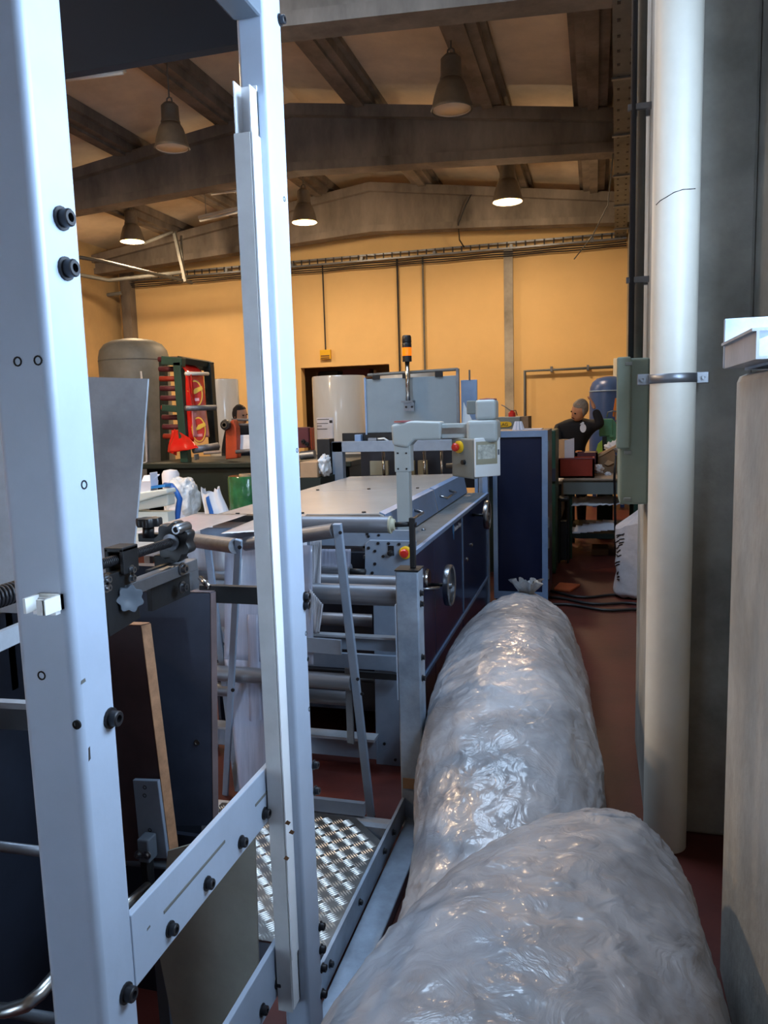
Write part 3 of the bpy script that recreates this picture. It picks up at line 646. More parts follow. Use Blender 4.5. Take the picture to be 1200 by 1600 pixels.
MB().bar((-.952, 1.36, 1.198), (-.952, 1.66, 1.198), .03, .028).build('flat_bar', 'dull_steel', uw, bevel=.002)
MB().box((-.98, 1.50, 1.12), (-.968, 1.67, 1.215)).build('mounting_plate', 'black_metal', uw)
for px in ((-0.936, 1.583, 1.202), (-0.95, 1.601, 1.153)): inst(washer_bolt_mesh, 'bolt', uw, px, RX, 1.1)
MB().box((-0.999, 1.72, 1.167), (-0.992, 1.76, 1.115)).build('angle_bracket', 'dull_steel', uw, bevel=.002)
MB().cyl((-0.966, 1.72, 1.15), (-0.933, 1.7, 1.132), .007, 10).build('pin', 'stainless', uw, True)
MB().box((-1.0, 1.77, 1.072), (-.745, 1.79, 1.118)).build('cross_bar', 'black_metal', uw, bevel=.002)
# bars left of the near post
MB().bar((-1.011, 1.05, 1.171), (-1.067, 1.25, 1.155), .012, .034).build('flat_bar', 'sheet_grey', uw)
MB().bar((-1.47, 1.2, 0.995), (-1.026, 1.2, 1.008), .02, .012).build('flat_bar', 'sheet_grey', uw)
MB().bar((-1.482, 1.22, 0.953), (-1.046, 1.22, 0.971), .012, .045).build('flat_bar', 'grey_plastic', uw)
MB().cyl((-1.497, 1.2, 0.692), (-1.019, 1.2, 0.702), .0105, 12).build('tube_rail', 'dull_steel', uw, True)
MB().tube([(-1.503, 1, 0.483), (-1.147, 1, 0.505), (-0.992, 1, 0.53), (-0.949, 1, 0.549), (-0.936, 1.02, 0.557), (-0.942, 1.06, 0.553), (-0.95, 1.12, 0.549), (-0.968, 1.2, 0.537)], .0125, 14).build('bent_tube', 'alu', uw, True)
MB().cyl((-1.552, 1.2, 0.309), (-1.001, 1.2, 0.333), .012, 10).build('tube_rail', 'grey_plastic', uw, True)

# ================================================================== ROLLER TRESTLES between the frame and the machine
def leg(p, q, w, th, par, mt='plate_blue'):
    return MB().bar(p, q, w, th, (0, 1, 0)).build('leg', mt, par, bevel=.003)
st1 = thing('roller_trestle', (-1.479, 2.73, 0), 'blue grey crossed-leg trestle with short steel roller, left of middle post', 'trestle')
leg((-1.166, 2.35, 1.14), (-1.473, 2.72, 0), .026, .012, st1); leg((-1.422, 2.6, 1.082), (-1.436, 2.762, 0), .028, .012, st1)
MB().cyl((-1.663, 2.72, 1.082), (-1.184, 2.36, 1.116), .027, 28).build('roller', 'roller_steel', st1, 'auto')
inst(small_bolt_mesh, 'bolt', st1, (-1.158, 2.34, 1.116), RY, .8); inst(small_bolt_mesh, 'bolt', st1, (-1.276, 2.46, 0.562), RY, .8)
MB().bar((-1.509, 2.72, 0.54), (-1.381, 2.66, 0.56), .012, .05).build('cross_bar', 'plate_blue', st1)
st2 = thing('roller_trestle', (-0.838, 2.686, 0), 'blue grey single-leg trestle carrying rollers, right of middle post', 'trestle')
lg = leg((-0.863, 2.5, 1.176), (-0.832, 2.683, 0), .031, .02, st2)
MB().cyl((-1.272, 2.62, 1.077), (-0.882, 2.52, 1.148), .0265, 28).build('roller', 'roller_steel', st2, 'auto')
for px in ((-0.847, 2.485, 1.147), (-0.817, 2.53, 0.609), (-0.806, 2.54, 0.551)): inst(small_bolt_mesh, 'bolt', lg, px, RY, .7)
e1 = -0.865; e2 = -0.886
MB().cyl((-1.62, 2.6, 0.569), (e1, 2.6, 0.569), .030, 26).build('roller', 'roller_steel', st2, 'auto')
MB().cyl((-1.62, 2.7, 0.464), (e2, 2.7, 0.464), .027, 26).build('roller', 'roller_steel', st2, 'auto')
z = 0.700; MB().bar((-1.3, 2.64, z), (-.90, 2.60, z), .012, .055).build('cross_bar', 'plate_blue', st2)
MB().bar((-1.3, 2.60, .075), (-.83, 2.60, .075), .02, .05).build('foot_bar', 'plate_blue', st2)
MB().bar((-1.45, 2.585, .02), (-.70, 2.585, .02), .05, .04).build('foot_bar', 'sheet_grey', st2)
mb = MB().box((-.89, 2.60, .33), (-.865, 2.612, .62)); mb.build('tab_plate', 'dull_steel', st2)
# roller set hung between the right post and the machine
rs = thing('roller_set', (-1.3, 2.7, 0), 'two long steel rollers mounted on the short right post', 'rollers')
MB().cyl((-1.16, 2.68, 1.145), (-.722, 2.68, 1.147), .031, 32).build('roller', 'roller_steel', rs, 'auto')
MB().lathe((-.724, 2.68, 1.147), [(.0325,0),(.0325,.007),(.024,.008),(.02,.02),(.012,.022)], 28, (1, 0, 0)).build('end_cap', 'khaki', rs, 'auto')
MB().cyl((-.705, 2.68, 1.147), (-.645, 2.68, 1.15), .0095, 12).build('shaft', 'black_metal', rs, True)
MB().cyl((-1.62, 2.70, .874), (-.70, 2.70, .877), .039, 32).build('roller', 'roller_steel', rs, 'auto')
MB().cyl((-1.62, 2.80, .90), (-.70, 2.80, .90), .03, 28).build('roller', 'roller_steel', rs, 'auto')
z = 0.684; MB().box((-1.6, 2.72, z-.03), (-.695, 2.735, z+.025)).build('cross_bar', 'plate_blue', rs)
MB().box((-1.6, 2.70, z+.022), (-.695, 2.735, z+.03)).build('cross_bar_lip', 'sheet_grey', rs)
MB().box((-1.95, 2.61, 0), (-1.9, 2.75, 1.2)).build('side_stand', 'plate_blue', rs)

# ================================================================== FILM
def sheet(quad, nu, nv, amp, seed, pleat=0.):
    a, b, c, d = (Vector(p) for p in quad); n = (b-a).cross(d-a).normalized()
    def fn(u, v):
        p = a.lerp(b, u).lerp(d.lerp(c, u), v)
        k = noise.noise(Vector((u*4+seed, v*2, 0)))*amp + math.sin(u*PI*2*9+seed)*pleat*(.6+.4*math.sin(v*3+u*7))
        return p + n*k
    return MB().grid(fn, nu, nv)
fw = thing('film_web', (-1.513, 2.636, 1.11), 'pale slit plastic film strips running over rollers into the machine', 'film')
sheet([(-1.71, 2.541, 1.125), (-1.462, 2.546, 1.125), (-1.623, 3.374, 1.085), (-1.908, 3.384, 1.085)], 24, 8, .002, 1, .0007).build('film_strip', 'web_film', fw, True, thick=.001)
sheet([(-1.34, 2.556, 1.125), (-1.113, 2.668, 1.125), (-1.327, 3.412, 1.085), (-1.511, 3.246, 1.085)], 24, 8, .002, 2, .0007).build('film_strip', 'web_film', fw, True, thick=.001)
sheet([(-1.542, 2.6, 1), (-1.514, 2.6, 1.001), (-1.502, 2.62, 1.108), (-1.54, 2.62, 1.112)], 6, 8, .001, 3).build('film_tail', 'white_film', fw, True, thick=.001)
hf = thing('hanging_film', (-1.2, 2.66, .2), 'translucent grey film hanging between rollers behind the middle post', 'film')
sheet([(-1.38, 2.66, 1.05), (-1.02, 2.66, 1.07), (-1.02, 2.62, .62), (-1.39, 2.62, .62)], 20, 12, .006, 4).build('film_sheet', 'clear_film', hf, True, thick=.001)
sheet([(-1.39, 2.62, .62), (-1.06, 2.62, .62), (-1.16, 2.58, .06), (-1.33, 2.58, .06)], 20, 12, .006, 5).build('film_sheet', 'clear_film', hf, True, thick=.001)
sheet([(-1.28, 2.615, 0.805), (-1.237, 2.615, 0.806), (-1.238, 2.6, 0.158), (-1.293, 2.6, 0.153)], 4, 12, .003, 6).build('film_edge', 'clear_film', hf, True, thick=.001)
sheet([(-1.68, 2.86, 1.05), (-1.12, 2.86, 1.06), (-1.12, 2.86, .60), (-1.66, 2.86, .64)], 30, 10, .012, 7, .004).build('film_sheet', 'white_film', hf, True, thick=.001)
sheet([(-1.06, 2.74, 1.07), (-1.013, 2.74, 1.075), (-1.028, 2.74, 0.846), (-1.071, 2.74, 0.832)], 40, 10, .003, 8, .006).build('pleated_film', 'white_film', hf, True, thick=.001)
sheet([(-1.029, 2.64, 0.907), (-0.979, 2.64, 0.848), (-0.999, 2.64, 0.736), (-1.037, 2.64, 0.734)], 40, 10, .003, 9, .006).build('pleated_film', 'white_film', hf, True, thick=.001)
sheet([(-1.112, 2.95, 1.001), (-0.964, 2.95, 1.004), (-0.967, 2.95, 0.929), (-1.115, 2.95, 0.925)], 30, 5, .002, 10, .002).build('film_sheet', 'clear_film', hf, True, thick=.001)

# ================================================================== BLUE BAG-MAKING MACHINE
bmk = thing('bag_machine', (-1.35, 4.5, 0), 'long navy blue bag-making machine with steel hood and handwheels', 'machine')
MX = -.80
jA, jB, jC = 3.826, 4.687, 5.83
MB().box((-1.85, 3.42, .12), (-.86, 5.83, .90)).build('core', 'navy_dark', bmk)
MB().box((-1.83, 3.5, 0), (-1.75, 5.7, .12)).box((-.98, 3.5, 0), (-.9, 5.7, .12)).build('plinth', 'black_metal', bmk)
pan = []
for y0, y1 in ((3.15, jA), (jA+.006, jB), (jB+.012, jC-.03)):
    pan.append(MB().box((MX-.02, y0, .285), (MX, y1, .915)).build('side_panel', 'machine_navy', bmk, bevel=.003))
    MB().box((MX-.02, y0, .06), (MX-.004, y1, .262)).build('lower_panel', 'machine_navy', bmk, bevel=.003)
MB().box((MX-.012, 3.15, .262), (MX+.008, jC, .282)).build('panel_trim', 'frame_blue', bmk)
MB().box((MX-.002, jB+.001, .285), (MX+.006, jB+.011, .915)).build('panel_trim', 'frame_blue', bmk)
MB().box((MX-.19, 3.2, .915), (MX+.012, jC, .928)).build('ledge', 'ledge_grey', bmk)
MB().box((MX-.004, 3.2, .908), (MX+.018, jC, .931)).build('ledge_trim', 'frame_blue', bmk, bevel=.003)
MB().box((MX-.03, jC-.02, 0), (MX+.012, jC+.03, 1.06)).build('corner_post', 'frame_blue', bmk, bevel=.003)
for y, z in ((jB+.16, .60), (jB+.36, .66)): MB().lathe((MX, y, z), [(.014,0),(.014,.006),(.006,.012),(0,.012)], 14, (1, 0, 0)).build('latch', 'bolt_steel', pan[2], 'auto')
for y, z in ((3.9, .925),): MB().lathe((MX-.08, 3.95, .928), [(.012,0),(.010,.008),(0,.010)], 14).build('ledge_bolt', 'bolt_steel', bmk, True)
# logo
ly, lz_ = 4.406, 0.861
MB().prism([(MX, ly-.035, lz_+.045), (MX, ly-.012, lz_+.02), (MX, ly-.012, lz_+.06), (MX, ly+.008, lz_+.02), (MX, ly+.004, lz_-.005), (MX, ly-.006, lz_-.055), (MX, ly-.02, lz_-.02), (MX, ly-.035, lz_-.01)], (.0015, 0, 0)).build('logo_mark', 'decal_blue', pan[1])
text('logo_text', 'Hudson-Sharp', .042, (MX+.0008, ly+.012, lz_-.012), (PI/2, 0, PI/2), 'decal_white', pan[1])
# hood
for i, (y0, y1) in enumerate(((3.50, 4.66), (4.672, 5.80))):
    h = MB().prism([(-1.88, y0, .93), (-1.88, y0, 1.062), (-1.0, y0, 1.078), (-.972, y0, 1.066), (-.945, y0, .93)], (0, y1-y0, 0)).build('hood', 'hood_grey', bmk, bevel=.004)
    MB().prism([(-.998, y0+.01, 1.078), (-.972, y0+.01, 1.068), (-.945, y0+.01, .935), (-.942, y0+.01, .935), (-.968, y0+.01, 1.072), (-.996, y0+.01, 1.083)], (0, y1-y0-.02, 0)).build('hood_flank', 'frame_blue', h)
    ya = y0 + (.25 if i == 0 else .12); yb_ = ya+.33
    MB().tube([(-.965, ya, 1.02), (-.91, ya, 1.005), (-.91, yb_, 1.005), (-.965, yb_, 1.02)], .008, 10).build('handle', 'stainless', h, True)
    for x in (-1.75, -1.4, -1.08): MB().lathe((x, y0+.03, 1.064+.014*(x+1.88)/.88), [(.011,0),(.010,.006),(0,.007)], 10).build('screw', 'bolt_black', h)
MB().box((-1.95, 3.46, 1.035), (-.99, 3.52, 1.068)).build('hood_lip', 'black_metal', bmk, bevel=.003)
# handwheels
for yc, zc, r in ((3.72, .687, .104), (5.145, .85, .098)):
    hw = MB().lathe((-.715, yc, zc), [(r*.86,0),(r*.97,-.004),(r,.004),(r,.022),(r*.95,.028),(r*.86,.024),(r*.86,0)], 48, (1, 0, 0)).build('handwheel', 'bolt_steel', bmk, 'auto')
    MB().lathe((-.715, yc, zc), [(r*.87,.007),(.02,.012),(.016,.026),(0,.026)], 40, (1, 0, 0)).build('wheel_disc', 'dull_steel', hw, 'auto')
    MB().cyl((-.80, yc, zc), (-.70, yc, zc), .009, 12).build('shaft', 'black_metal', hw, True)
    MB().lathe((-.735, yc, zc), [(.018,0),(.018,.02)], 16, (1, 0, 0)).build('hub', 'black_metal', hw, 'auto')
MB().lathe((-.795, 3.62, .74), [(.05,-.012),(.052,0),(.045,.012),(0,.012)], 28, (1, 0, 0)).build('dial', 'stainless', bmk, 'auto')
MB().cyl((-.79, 3.40, .735), (-.70, 3.46, .735), .006, 8).build('lever', 'bolt_steel', bmk, True)
# front end: side plates, cross members, rollers
pr = MB().prism([(-.955, 3.12, .995), (-.935, 3.12, 1.012), (-.73, 3.12, 1.012), (-.79, 3.12, .0), (-.935, 3.12, .0), (-.925, 3.12, .80), (-.96, 3.12, .86)], (0, .02, 0)).build('side_plate', 'plate_blue', bmk, bevel=.002)
for px in ((-0.895, 3.12, 1), (-0.849, 3.12, 1), (-0.802, 3.12, 0.998), (-0.938, 3.12, 0.979), (-0.91, 3.12, 0.966), (-0.912, 3.12, 0.91), (-0.874, 3.12, 0.944), (-0.877, 3.12, 0.846), (-0.925, 3.12, 0.87), (-0.894, 3.12, 0.458), (-0.894, 3.12, 0.1), (-0.846, 3.12, 0.03), (-0.754, 3.12, 0.994), (-0.894, 3.12, 0.472)):
    inst(small_bolt_mesh, 'bolt', pr, px, RY, .75)
ko = MB().box((-0.852, 3.117, 0.99), (-0.826, 3.12, 0.948)).build('switch_plate', 'black_plastic', pr)
MB().lathe((-0.839, 3.117, 0.96), [(.013,0),(.012,.018),(.008,.02),(0,.02)], 16, (0, -1, 0)).build('switch_knob', 'black_plastic', pr, 'auto')
def estop(c, ax, k, par):
    MB().lathe(c, [(.032*k,0),(.032*k,.010*k),(.026*k,.014*k),(.015*k,.014*k)], 28, ax).build('button_collar', 'yellow_plastic', par, 'auto')
    MB().lathe(c, [(.014*k,.010*k),(.014*k,.022*k),(.021*k,.024*k),(.022*k,.034*k),(.016*k,.042*k),(0,.044*k)], 28, ax).build('stop_button', 'red_plastic', par, 'auto')
estop((-0.774, 3.118, 0.963), (0, -1, 0), .85, pr)
pl2 = MB().box((-1.87, 3.12, 0), (-1.72, 3.14, 1.012)).build('side_plate', 'plate_blue', bmk, bevel=.002)
estop((-1.789, 3.118, 0.943), (0, -1, 0), .85, pl2)
zz = 1.033
MB().box((-1.75, 3.14, zz-.05), (-.74, 3.16, zz+.02)).build('cross_member', 'plate_blue', bmk)
for px in ((-0.948, 3.14, 1.037), (-0.959, 3.14, 1.048), (-0.943, 3.14, 1.026), (-0.897, 3.14, 1.032)): inst(small_bolt_mesh, 'bolt', bmk, px, RY, .7)
for y, py_, r in ((3.2, 0.971, .022), (3.0, 0.899, .033)):
    MB().cyl((-1.7, y, py_), (-.985, y, py_), r, 26).build('roller', 'roller_steel', bmk, 'auto')
    MB().cyl((-.985, y, py_), (-.92, y, py_), r*.4, 12).build('roller_shaft', 'black_metal', bmk, True)
zz = 0.485; MB().box((-1.74, 3.08, zz-.035), (-.82, 3.1, zz+.03)).build('cross_member', 'plate_blue', bmk)
zz = 0.440; MB().box((-1.74, 3.05, zz-.02), (-.80, 3.07, zz+.008)).build('cross_member', 'black_metal', bmk)
z0, z1 = 0.042, 0.132
MB().box((-1.74, 3.08, z0), (-.92, 3.11, z1)).build('cross_member', 'plate_blue', bmk)
MB().box((-1.74, 3.05, z1), (-.92, 3.12, z1+.012)).build('cross_member_lip', 'sheet_grey', bmk)
MB().cyl((-1.7, 3.25, .62), (-.95, 3.25, .62), .03, 22).build('roller', 'roller_steel', bmk, 'auto')
MB().cyl((-1.7, 3.3, .32), (-.95, 3.3, .32), .012, 12).build('tie_rod', 'dull_steel', bmk, True)
for x in (-.93, -1.70):
    MB().bar((x, 3.13, .5), (x, 3.44, .5), .012, .9).build('side_web', 'navy_dark', bmk)
# small arm above the side plate
MB().box((-0.845, 3.16, 1.024), (-0.777, 3.3, 0.979)).build('post_foot', 'plate_blue', bmk, bevel=.002)
# rear frame
fr = MB(); fr.box((-2.06, 5.9, 0), (-1.97, 5.98, 1.335)).box((-.87, 5.9, 0), (-.80, 5.98, 1.335)).box((-2.06, 5.9, 1.25), (-.80, 5.98, 1.335)); fr.build('rear_frame', 'plate_blue', bmk, bevel=.004)
MB().box((-2.18, 5.88, 0), (-2.07, 6.0, 1.36)).build('rear_column', 'black_metal', bmk, bevel=.004)
MB().box((-2.0, 6.5, .9), (-.82, 6.52, 1.34)).build('rear_panel', 'navy_dark', bmk)
for x in (-1.66, -1.32, -1.18): MB().cyl((x, 6.02, .95), (x, 6.02, 1.26), .012, 10).build('tie_rod', 'stainless', bmk, True)
MB().cyl((-1.15, 6.05, 1.12), (-.82, 6.05, 1.13), .02, 14).build('tie_rod', 'roller_steel', bmk, True)
for x0, x1 in ((-1.86, -1.70), (-1.56, -1.47), (-1.44, -1.36)): MB().box((x0, 6.3, 1.03), (x1, 6.34, 1.15)).build('cover', 'khaki', bmk)
MB().box((-1.88, 5.95, 1.327), (-1.825, 6.1, 1.388)).build('sensor_box', 'frame_blue', bmk, bevel=.006)
MB().box((-1.76, 5.93, 1.336), (-1.691, 5.97, 1.359)).build('connector', 'bolt_steel', bmk)
MB().tube([(-1.686, 5.95, 1.349), (-1.632, 5.95, 1.353), (-1.591, 5.95, 1.327)], .008, 6).build('connector_lead', 'white_plastic', bmk, True)
for x0, x1 in ((-0.907, -0.882), (-0.832, -0.807)): MB().box((x0, 5.94, .9), (x1, 5.98, 1.3)).build('rear_post', 'frame_blue', bmk)
MB().cyl((-0.872, 6.05, .9), (-0.872, 6.05, 1.3), .012, 10).build('tie_rod', 'roller_steel', bmk, True)
# guard panels
ga, gb = (-1.786, 6, 1.826), (-1.035, 6, 1.404)
gp = MB().box((ga[0], 6.0, gb[2]-.01), (gb[0], 6.02, 1.828)).build('guard_panel', 'guard_grey', bmk, bevel=.002)
MB().box((ga[0]-.012, 5.995, gb[2]-.02), (ga[0]+.002, 6.025, 1.84)).build('panel_edge', 'frame_blue', gp)
MB().box((gb[0]-.012, 5.98, gb[2]-.02), (gb[0]+.008, 6.025, 1.88)).build('panel_edge', 'dull_steel', gp)
MB().tube([(ga[0]+.02, 6.0, 1.86), (gb[0], 6.0, 1.875)], .012, 8).build('top_rod', 'conduit', gp)
for t in (.12, .45, .8): x = ga[0]+(gb[0]-ga[0])*t; MB().box((x-.03, 5.99, 1.822), (x+.03, 6.01, 1.87)).build('hinge', 'black_metal', gp)
MB().box((-2.0, 6.0, 1.335), (-.95, 6.03, 1.40)).build('panel_sill', 'black_metal', bmk)
MB().prism([(-1.02, 6.03, 1.38), (-.90, 6.03, 1.40), (-1.0, 6.03, 1.62)], (0, .02, 0)).build('gusset', 'pendant_white', bmk)
ha, hb_ = (-1.064, 6.3, 1.802), (-0.932, 6.3, 1.456)
gp2 = MB().box((ha[0], 6.3, hb_[2]-.1), (hb_[0], 6.32, ha[2])).build('guard_panel', 'frame_blue', bmk, bevel=.002)
MB().tube([(hb_[0]-.06, 6.3, ha[2]), (hb_[0]-.06, 6.3, ha[2]+.08)], .008, 6).build('pin', 'conduit', gp2)
# signal beacon
bx = -1.426; zb0, zb1, zb2, zb3, zb4 = 1.676, 1.948, 1.992, 2.056, 2.149
bp_ = MB().cyl((bx, 5.95, zb0-.03), (bx, 5.95, zb1), .018, 16).build('beacon_pole', 'stainless', bmk, True)
MB().lathe((bx, 5.95, zb1), [(.036,0),(.036,zb2-zb1)], 24).build('beacon_base', 'black_plastic', bp_, 'auto')
MB().lathe((bx, 5.95, zb2), [(.036,0),(.037,.01),(.037,zb3-zb2-.01),(.036,zb3-zb2)], 24).build('beacon_lens', 'amber', bp_, 'auto')
MB().lathe((bx, 5.95, zb3), [(.037,0),(.037,.03),(.034,.035),(.037,.04),(.036,zb4-zb3-.01),(.03,zb4-zb3),(0,zb4-zb3)], 24).build('beacon_cap', 'black_plastic', bp_, 'auto')
br_ = MB().box((bx-.05, 5.92, zb0-.045), (bx+.045, 5.998, zb0-.03)).box((bx-.045, 5.985, zb0-.11), (bx+.04, 5.998, zb0-.03)).build('beacon_bracket', 'dull_steel', bp_)
for dx in (-.025, .022): inst(small_bolt_mesh, 'bolt', bp_, (bx+dx, 5.985, zb0-.08), RY, 1.)
# control pendant on its column
pc = MB().box((-.925, 3.57, .925), (-.862, 3.63, 1.32)).build('pendant_column', 'pendant_grey', bmk, bevel=.003)
MB().box((-.932, 3.566, .93), (-.852, 3.634, .965)).build('column_foot', 'plate_blue', pc)
MB().box((-.930, 3.566, 1.27), (-.850, 3.634, 1.40)).build('sleeve', 'pendant_grey', pc, bevel=.004)
for dx in (-.912, -.87):
    for z in (1.285, 1.36): inst(small_bolt_mesh, 'bolt', pc, (dx, 3.566, z), RY, .5)
MB().prism([(-.935, 3.55, 1.40), (-.86, 3.55, 1.385), (-.83, 3.55, 1.42), (-.70, 3.55, 1.42), (-.695, 3.55, 1.505), (-.84, 3.55, 1.512), (-.94, 3.55, 1.495)], (0, .1, 0)).build('elbow', 'pendant_grey', pc, bevel=.012, seg=3)
MB().lathe((-.885, 3.6, 1.505), [(.05,0),(.048,.008),(0,.010)], 24).build('elbow_cap', 'maroon', pc, 'auto')
MB().box((-.70, 3.57, 1.425), (-.55, 3.63, 1.495)).build('arm', 'pendant_grey', pc, bevel=.006)
MB().box((-.70, 3.567, 1.447), (-.55, 3.572, 1.475)).build('arm_groove', 'alu', pc)
MB().box((-.575, 3.53, 1.405), (-.432, 3.67, 1.508)).build('end_joint', 'pendant_grey', pc, bevel=.018, seg=3)
MB().box((-.535, 3.54, 1.508), (-.44, 3.66, 1.60)).build('swivel', 'pendant_grey', pc, bevel=.015, seg=3)
MB().box((-.575, 3.55, 1.535), (-.53, 3.64, 1.598)).build('swivel_clamp', 'pendant_dark', pc, bevel=.006)
MB().lathe((-.482, 3.6, 1.598), [(.04,0),(.04,.006),(0,.010)], 24).build('swivel_cap', 'maroon', pc, 'auto')
# box turned half towards the camera: near vertical edge at K, left face and white front face
K = Vector((-0.537, 3.5, 1.382)); Lf = Vector((-0.659, 3.6, 1.379)); Rt = Vector((-0.433, 3.6, 1.375))
K.z = Lf.z = Rt.z = 0
z0, z1 = 1.245, 1.43
pb_ = MB().prism([K+Vector((0, 0, z0-.008)), Rt+Vector((0, 0, z0+.01)), (Lf+Rt-K)+Vector((0, 0, z0)), Lf+Vector((0, 0, z0))], (0, 0, z1-z0)).build('pendant_box', 'pendant_dark', pc, bevel=.008, seg=3)
du = (Rt-K); dl = (Lf-K); nR = Vector((du.y, -du.x, 0)).normalized(); nL = Vector((-dl.y, dl.x, 0)).normalized()
if nR.y > 0: nR = -nR
if nL.y > 0: nL = -nL
def face(o, d, u0, u1, za_, zb_, n, t, name, mt, bev=.0):
    a = o + d*u0; b = o + d*u1
    return MB().prism([Vector((a.x, a.y, za_)), Vector((b.x, b.y, za_)), Vector((b.x, b.y, zb_)), Vector((a.x, a.y, zb_))], n*t).build(name, mt, pb_, bevel=bev)
face(K, du, .0, 1., z0+.002, z1-.004, nR, .010, 'front_panel', 'pendant_white', .004)
face(K+nR*.010, du, .04, .86, z0+.06, z1-.02, nR, .002, 'screen_bezel', 'khaki')
face(K+nR*.012, du, .10, .78, z0+.085, z1-.035, nR, .001, 'screen', 'screen')
face(K+nR*.010, du, .89, .95, z0+.10, z0+.125, nR, .002, 'key_lock', 'grey_plastic')
c = K + dl*.62; estop((c.x, c.y, 1.385), nL, .9, pb_)
c = K + dl*.42; MB().lathe((c.x, c.y, 1.315), [(.012,0),(.011,.014),(0,.015)], 14, nL).build('knob', 'black_plastic', pb_, 'auto')

# ================================================================== ELECTRICAL CABINET
ec = thing('control_cabinet', (-.57, 6.3, 0), 'tall navy electrical cabinet with pale blue frame beside the machine', 'cabinet')
MB().box((-.79, 6.15, .03), (-.36, 6.75, 1.385)).build('body', 'cabinet_blue', ec, bevel=.004)
MB().box((-.79, 6.13, .03), (-.755, 6.15, 1.385)).box((-.405, 6.13, .03), (-.36, 6.15, 1.385)).box((-.755, 6.13, 1.335), (-.405, 6.15, 1.385)).box((-.755, 6.13, .03), (-.405, 6.15, .09)).build('door_frame', 'frame_blue', ec)
MB().box((-.752, 6.14, .093), (-.408, 6.15, 1.332)).build('door', 'cabinet_blue', ec, bevel=.004)
MB().box((-.78, 6.16, 0), (-.37, 6.74, .03)).build('plinth', 'black_metal', ec)
for z in (.2, .45, .62, 1.22): MB().cyl((-.358, 6.142, z), (-.358, 6.142, z+.08), .009, 8).build('hinge', 'conduit', ec)
inst(small_bolt_mesh, 'bolt', ec, (-.77, 6.13, 1.36), RY, .8)

# ================================================================== BACKGROUND, LEFT
gt = thing('storage_tank', (-6.151, 9.5, 0), 'tall grey domed steel tank behind the steel sheet', 'tank')
tx = -6.151; r = .47
MB().lathe((tx, 9.5, .12), [(r*.9,0),(r,.06),(r,2.24),(r*.995,2.30),(r*.95,2.39),(r*.82,2.47),(r*.6,2.52),(r*.3,2.545),(0,2.55)], 48).build('shell', 'tank_grey', gt, 'auto')
MB().lathe((tx, 9.5, 2.36), [(r+.001,0),(r+.006,.008),(r+.001,.016)], 48).build('weld_seam', 'conduit', gt, True)
MB().lathe((tx, 9.5, 0), [(r*.8,0),(r*.86,.12)], 32).build('foot_ring', 'conduit', gt, 'auto')
MB().tube([(tx+.33, 9.13, 2.2), (tx+.36, 9.11, 1.6), (tx+.33, 9.13, 1.0), (tx+.2, 9.02, .95)], .014, 8).build('gauge_line', 'white_cloth', gt, True)

# green printing press with red printed film
pp_ = thing('printing_press', (-4.0, 7.6, 0), 'dark green printing press with red printed film draped over its frame', 'machine')
zt = 1.091
MB().box((-4.75, 7.3, zt-.06), (-2.35, 8.6, zt)).build('bed', 'green_dark', pp_, bevel=.01)
MB().box((-4.7, 7.35, .45), (-2.4, 7.4, zt-.06)).box((-4.7, 7.35, 0), (-4.3, 8.5, zt-.06)).box((-3.3, 7.35, 0), (-3.1, 8.5, zt-.06)).box((-2.7, 7.35, 0), (-2.4, 8.5, zt-.06)).build('base', 'green_dark', pp_, bevel=.01)
def stick(p, q, w, mt, nm, par=pp_): return MB().bar(p, q, w, w, (0, 1, 0)).build(nm, mt, par, bevel=.006)
stick((-4.316, 7.5, 2.16), (-4.298, 7.5, 1.089), .09, 'green_paint', 'upright'); stick((-4.226, 8, 2.155), (-4.216, 8, 1.171), .09, 'green_dark', 'upright')
stick((-4.5, 7.5, 2.188), (-4.255, 7.5, 2.157), .09, 'green_paint', 'top_beam'); stick((-4.395, 8, 2.155), (-4.188, 8, 2.132), .10, 'green_dark', 'top_beam')
stick((-4.537, 7.5, 1.683), (-4.282, 7.5, 1.655), .07, 'green_paint', 'cross_beam'); stick((-5.161, 8.6, 2.259), (-5.224, 8.6, 1.041), .08, 'green_dark', 'upright')
stick((-4.307, 7.5, 2.186), (-4.22, 8.05, 2.157), .07, 'green_dark', 'top_beam')
for k in range(9):
    z = zt+.28+k*.105; MB().cyl((-4.623, 7.62, z), (-4.371, 7.62, z-.01), .03, 14).build('ink_roller', 'wine' if k % 3 else 'crate_red', pp_, True)
    MB().lathe((-4.371, 7.62, z-.01), [(.016,0),(.016,.05),(0,.05)], 10, (1, 0, 0)).build('roller_end', 'bolt_steel', pp_)
def film(quad, nm, mt, par, nu=10, nv=14, amp=.02, sd=0): return sheet(quad, nu, nv, amp, sd).build(nm, mt, par, True, thick=.004)
f1 = film([(-4.358, 7.55, 2.192), (-4.38, 7.95, 2.202), (-4.163, 7.75, 2.028), (-4.19, 7.45, 2.024)], 'printed_film', 'red_film', pp_, amp=.006, sd=1)
f2 = film([(-4.19, 7.45, 2.024), (-4.163, 7.75, 2.028), (-4.155, 7.75, 1.672), (-4.168, 7.45, 1.672)], 'printed_film', 'red_film', pp_, amp=.006, sd=2)
f3 = film([(-4.168, 7.45, 1.672), (-4.155, 7.75, 1.672), (-4.121, 7.72, 1.348), (-4.15, 7.42, 1.36)], 'printed_film', 'pink_film', pp_, amp=.006, sd=3)
film([(-4.241, 7.5, 2.028), (-4.156, 7.47, 2.023), (-4.19, 7.5, 1.309), (-4.286, 7.52, 1.31)], 'printed_film', 'red_film', pp_, amp=.01, sd=4)
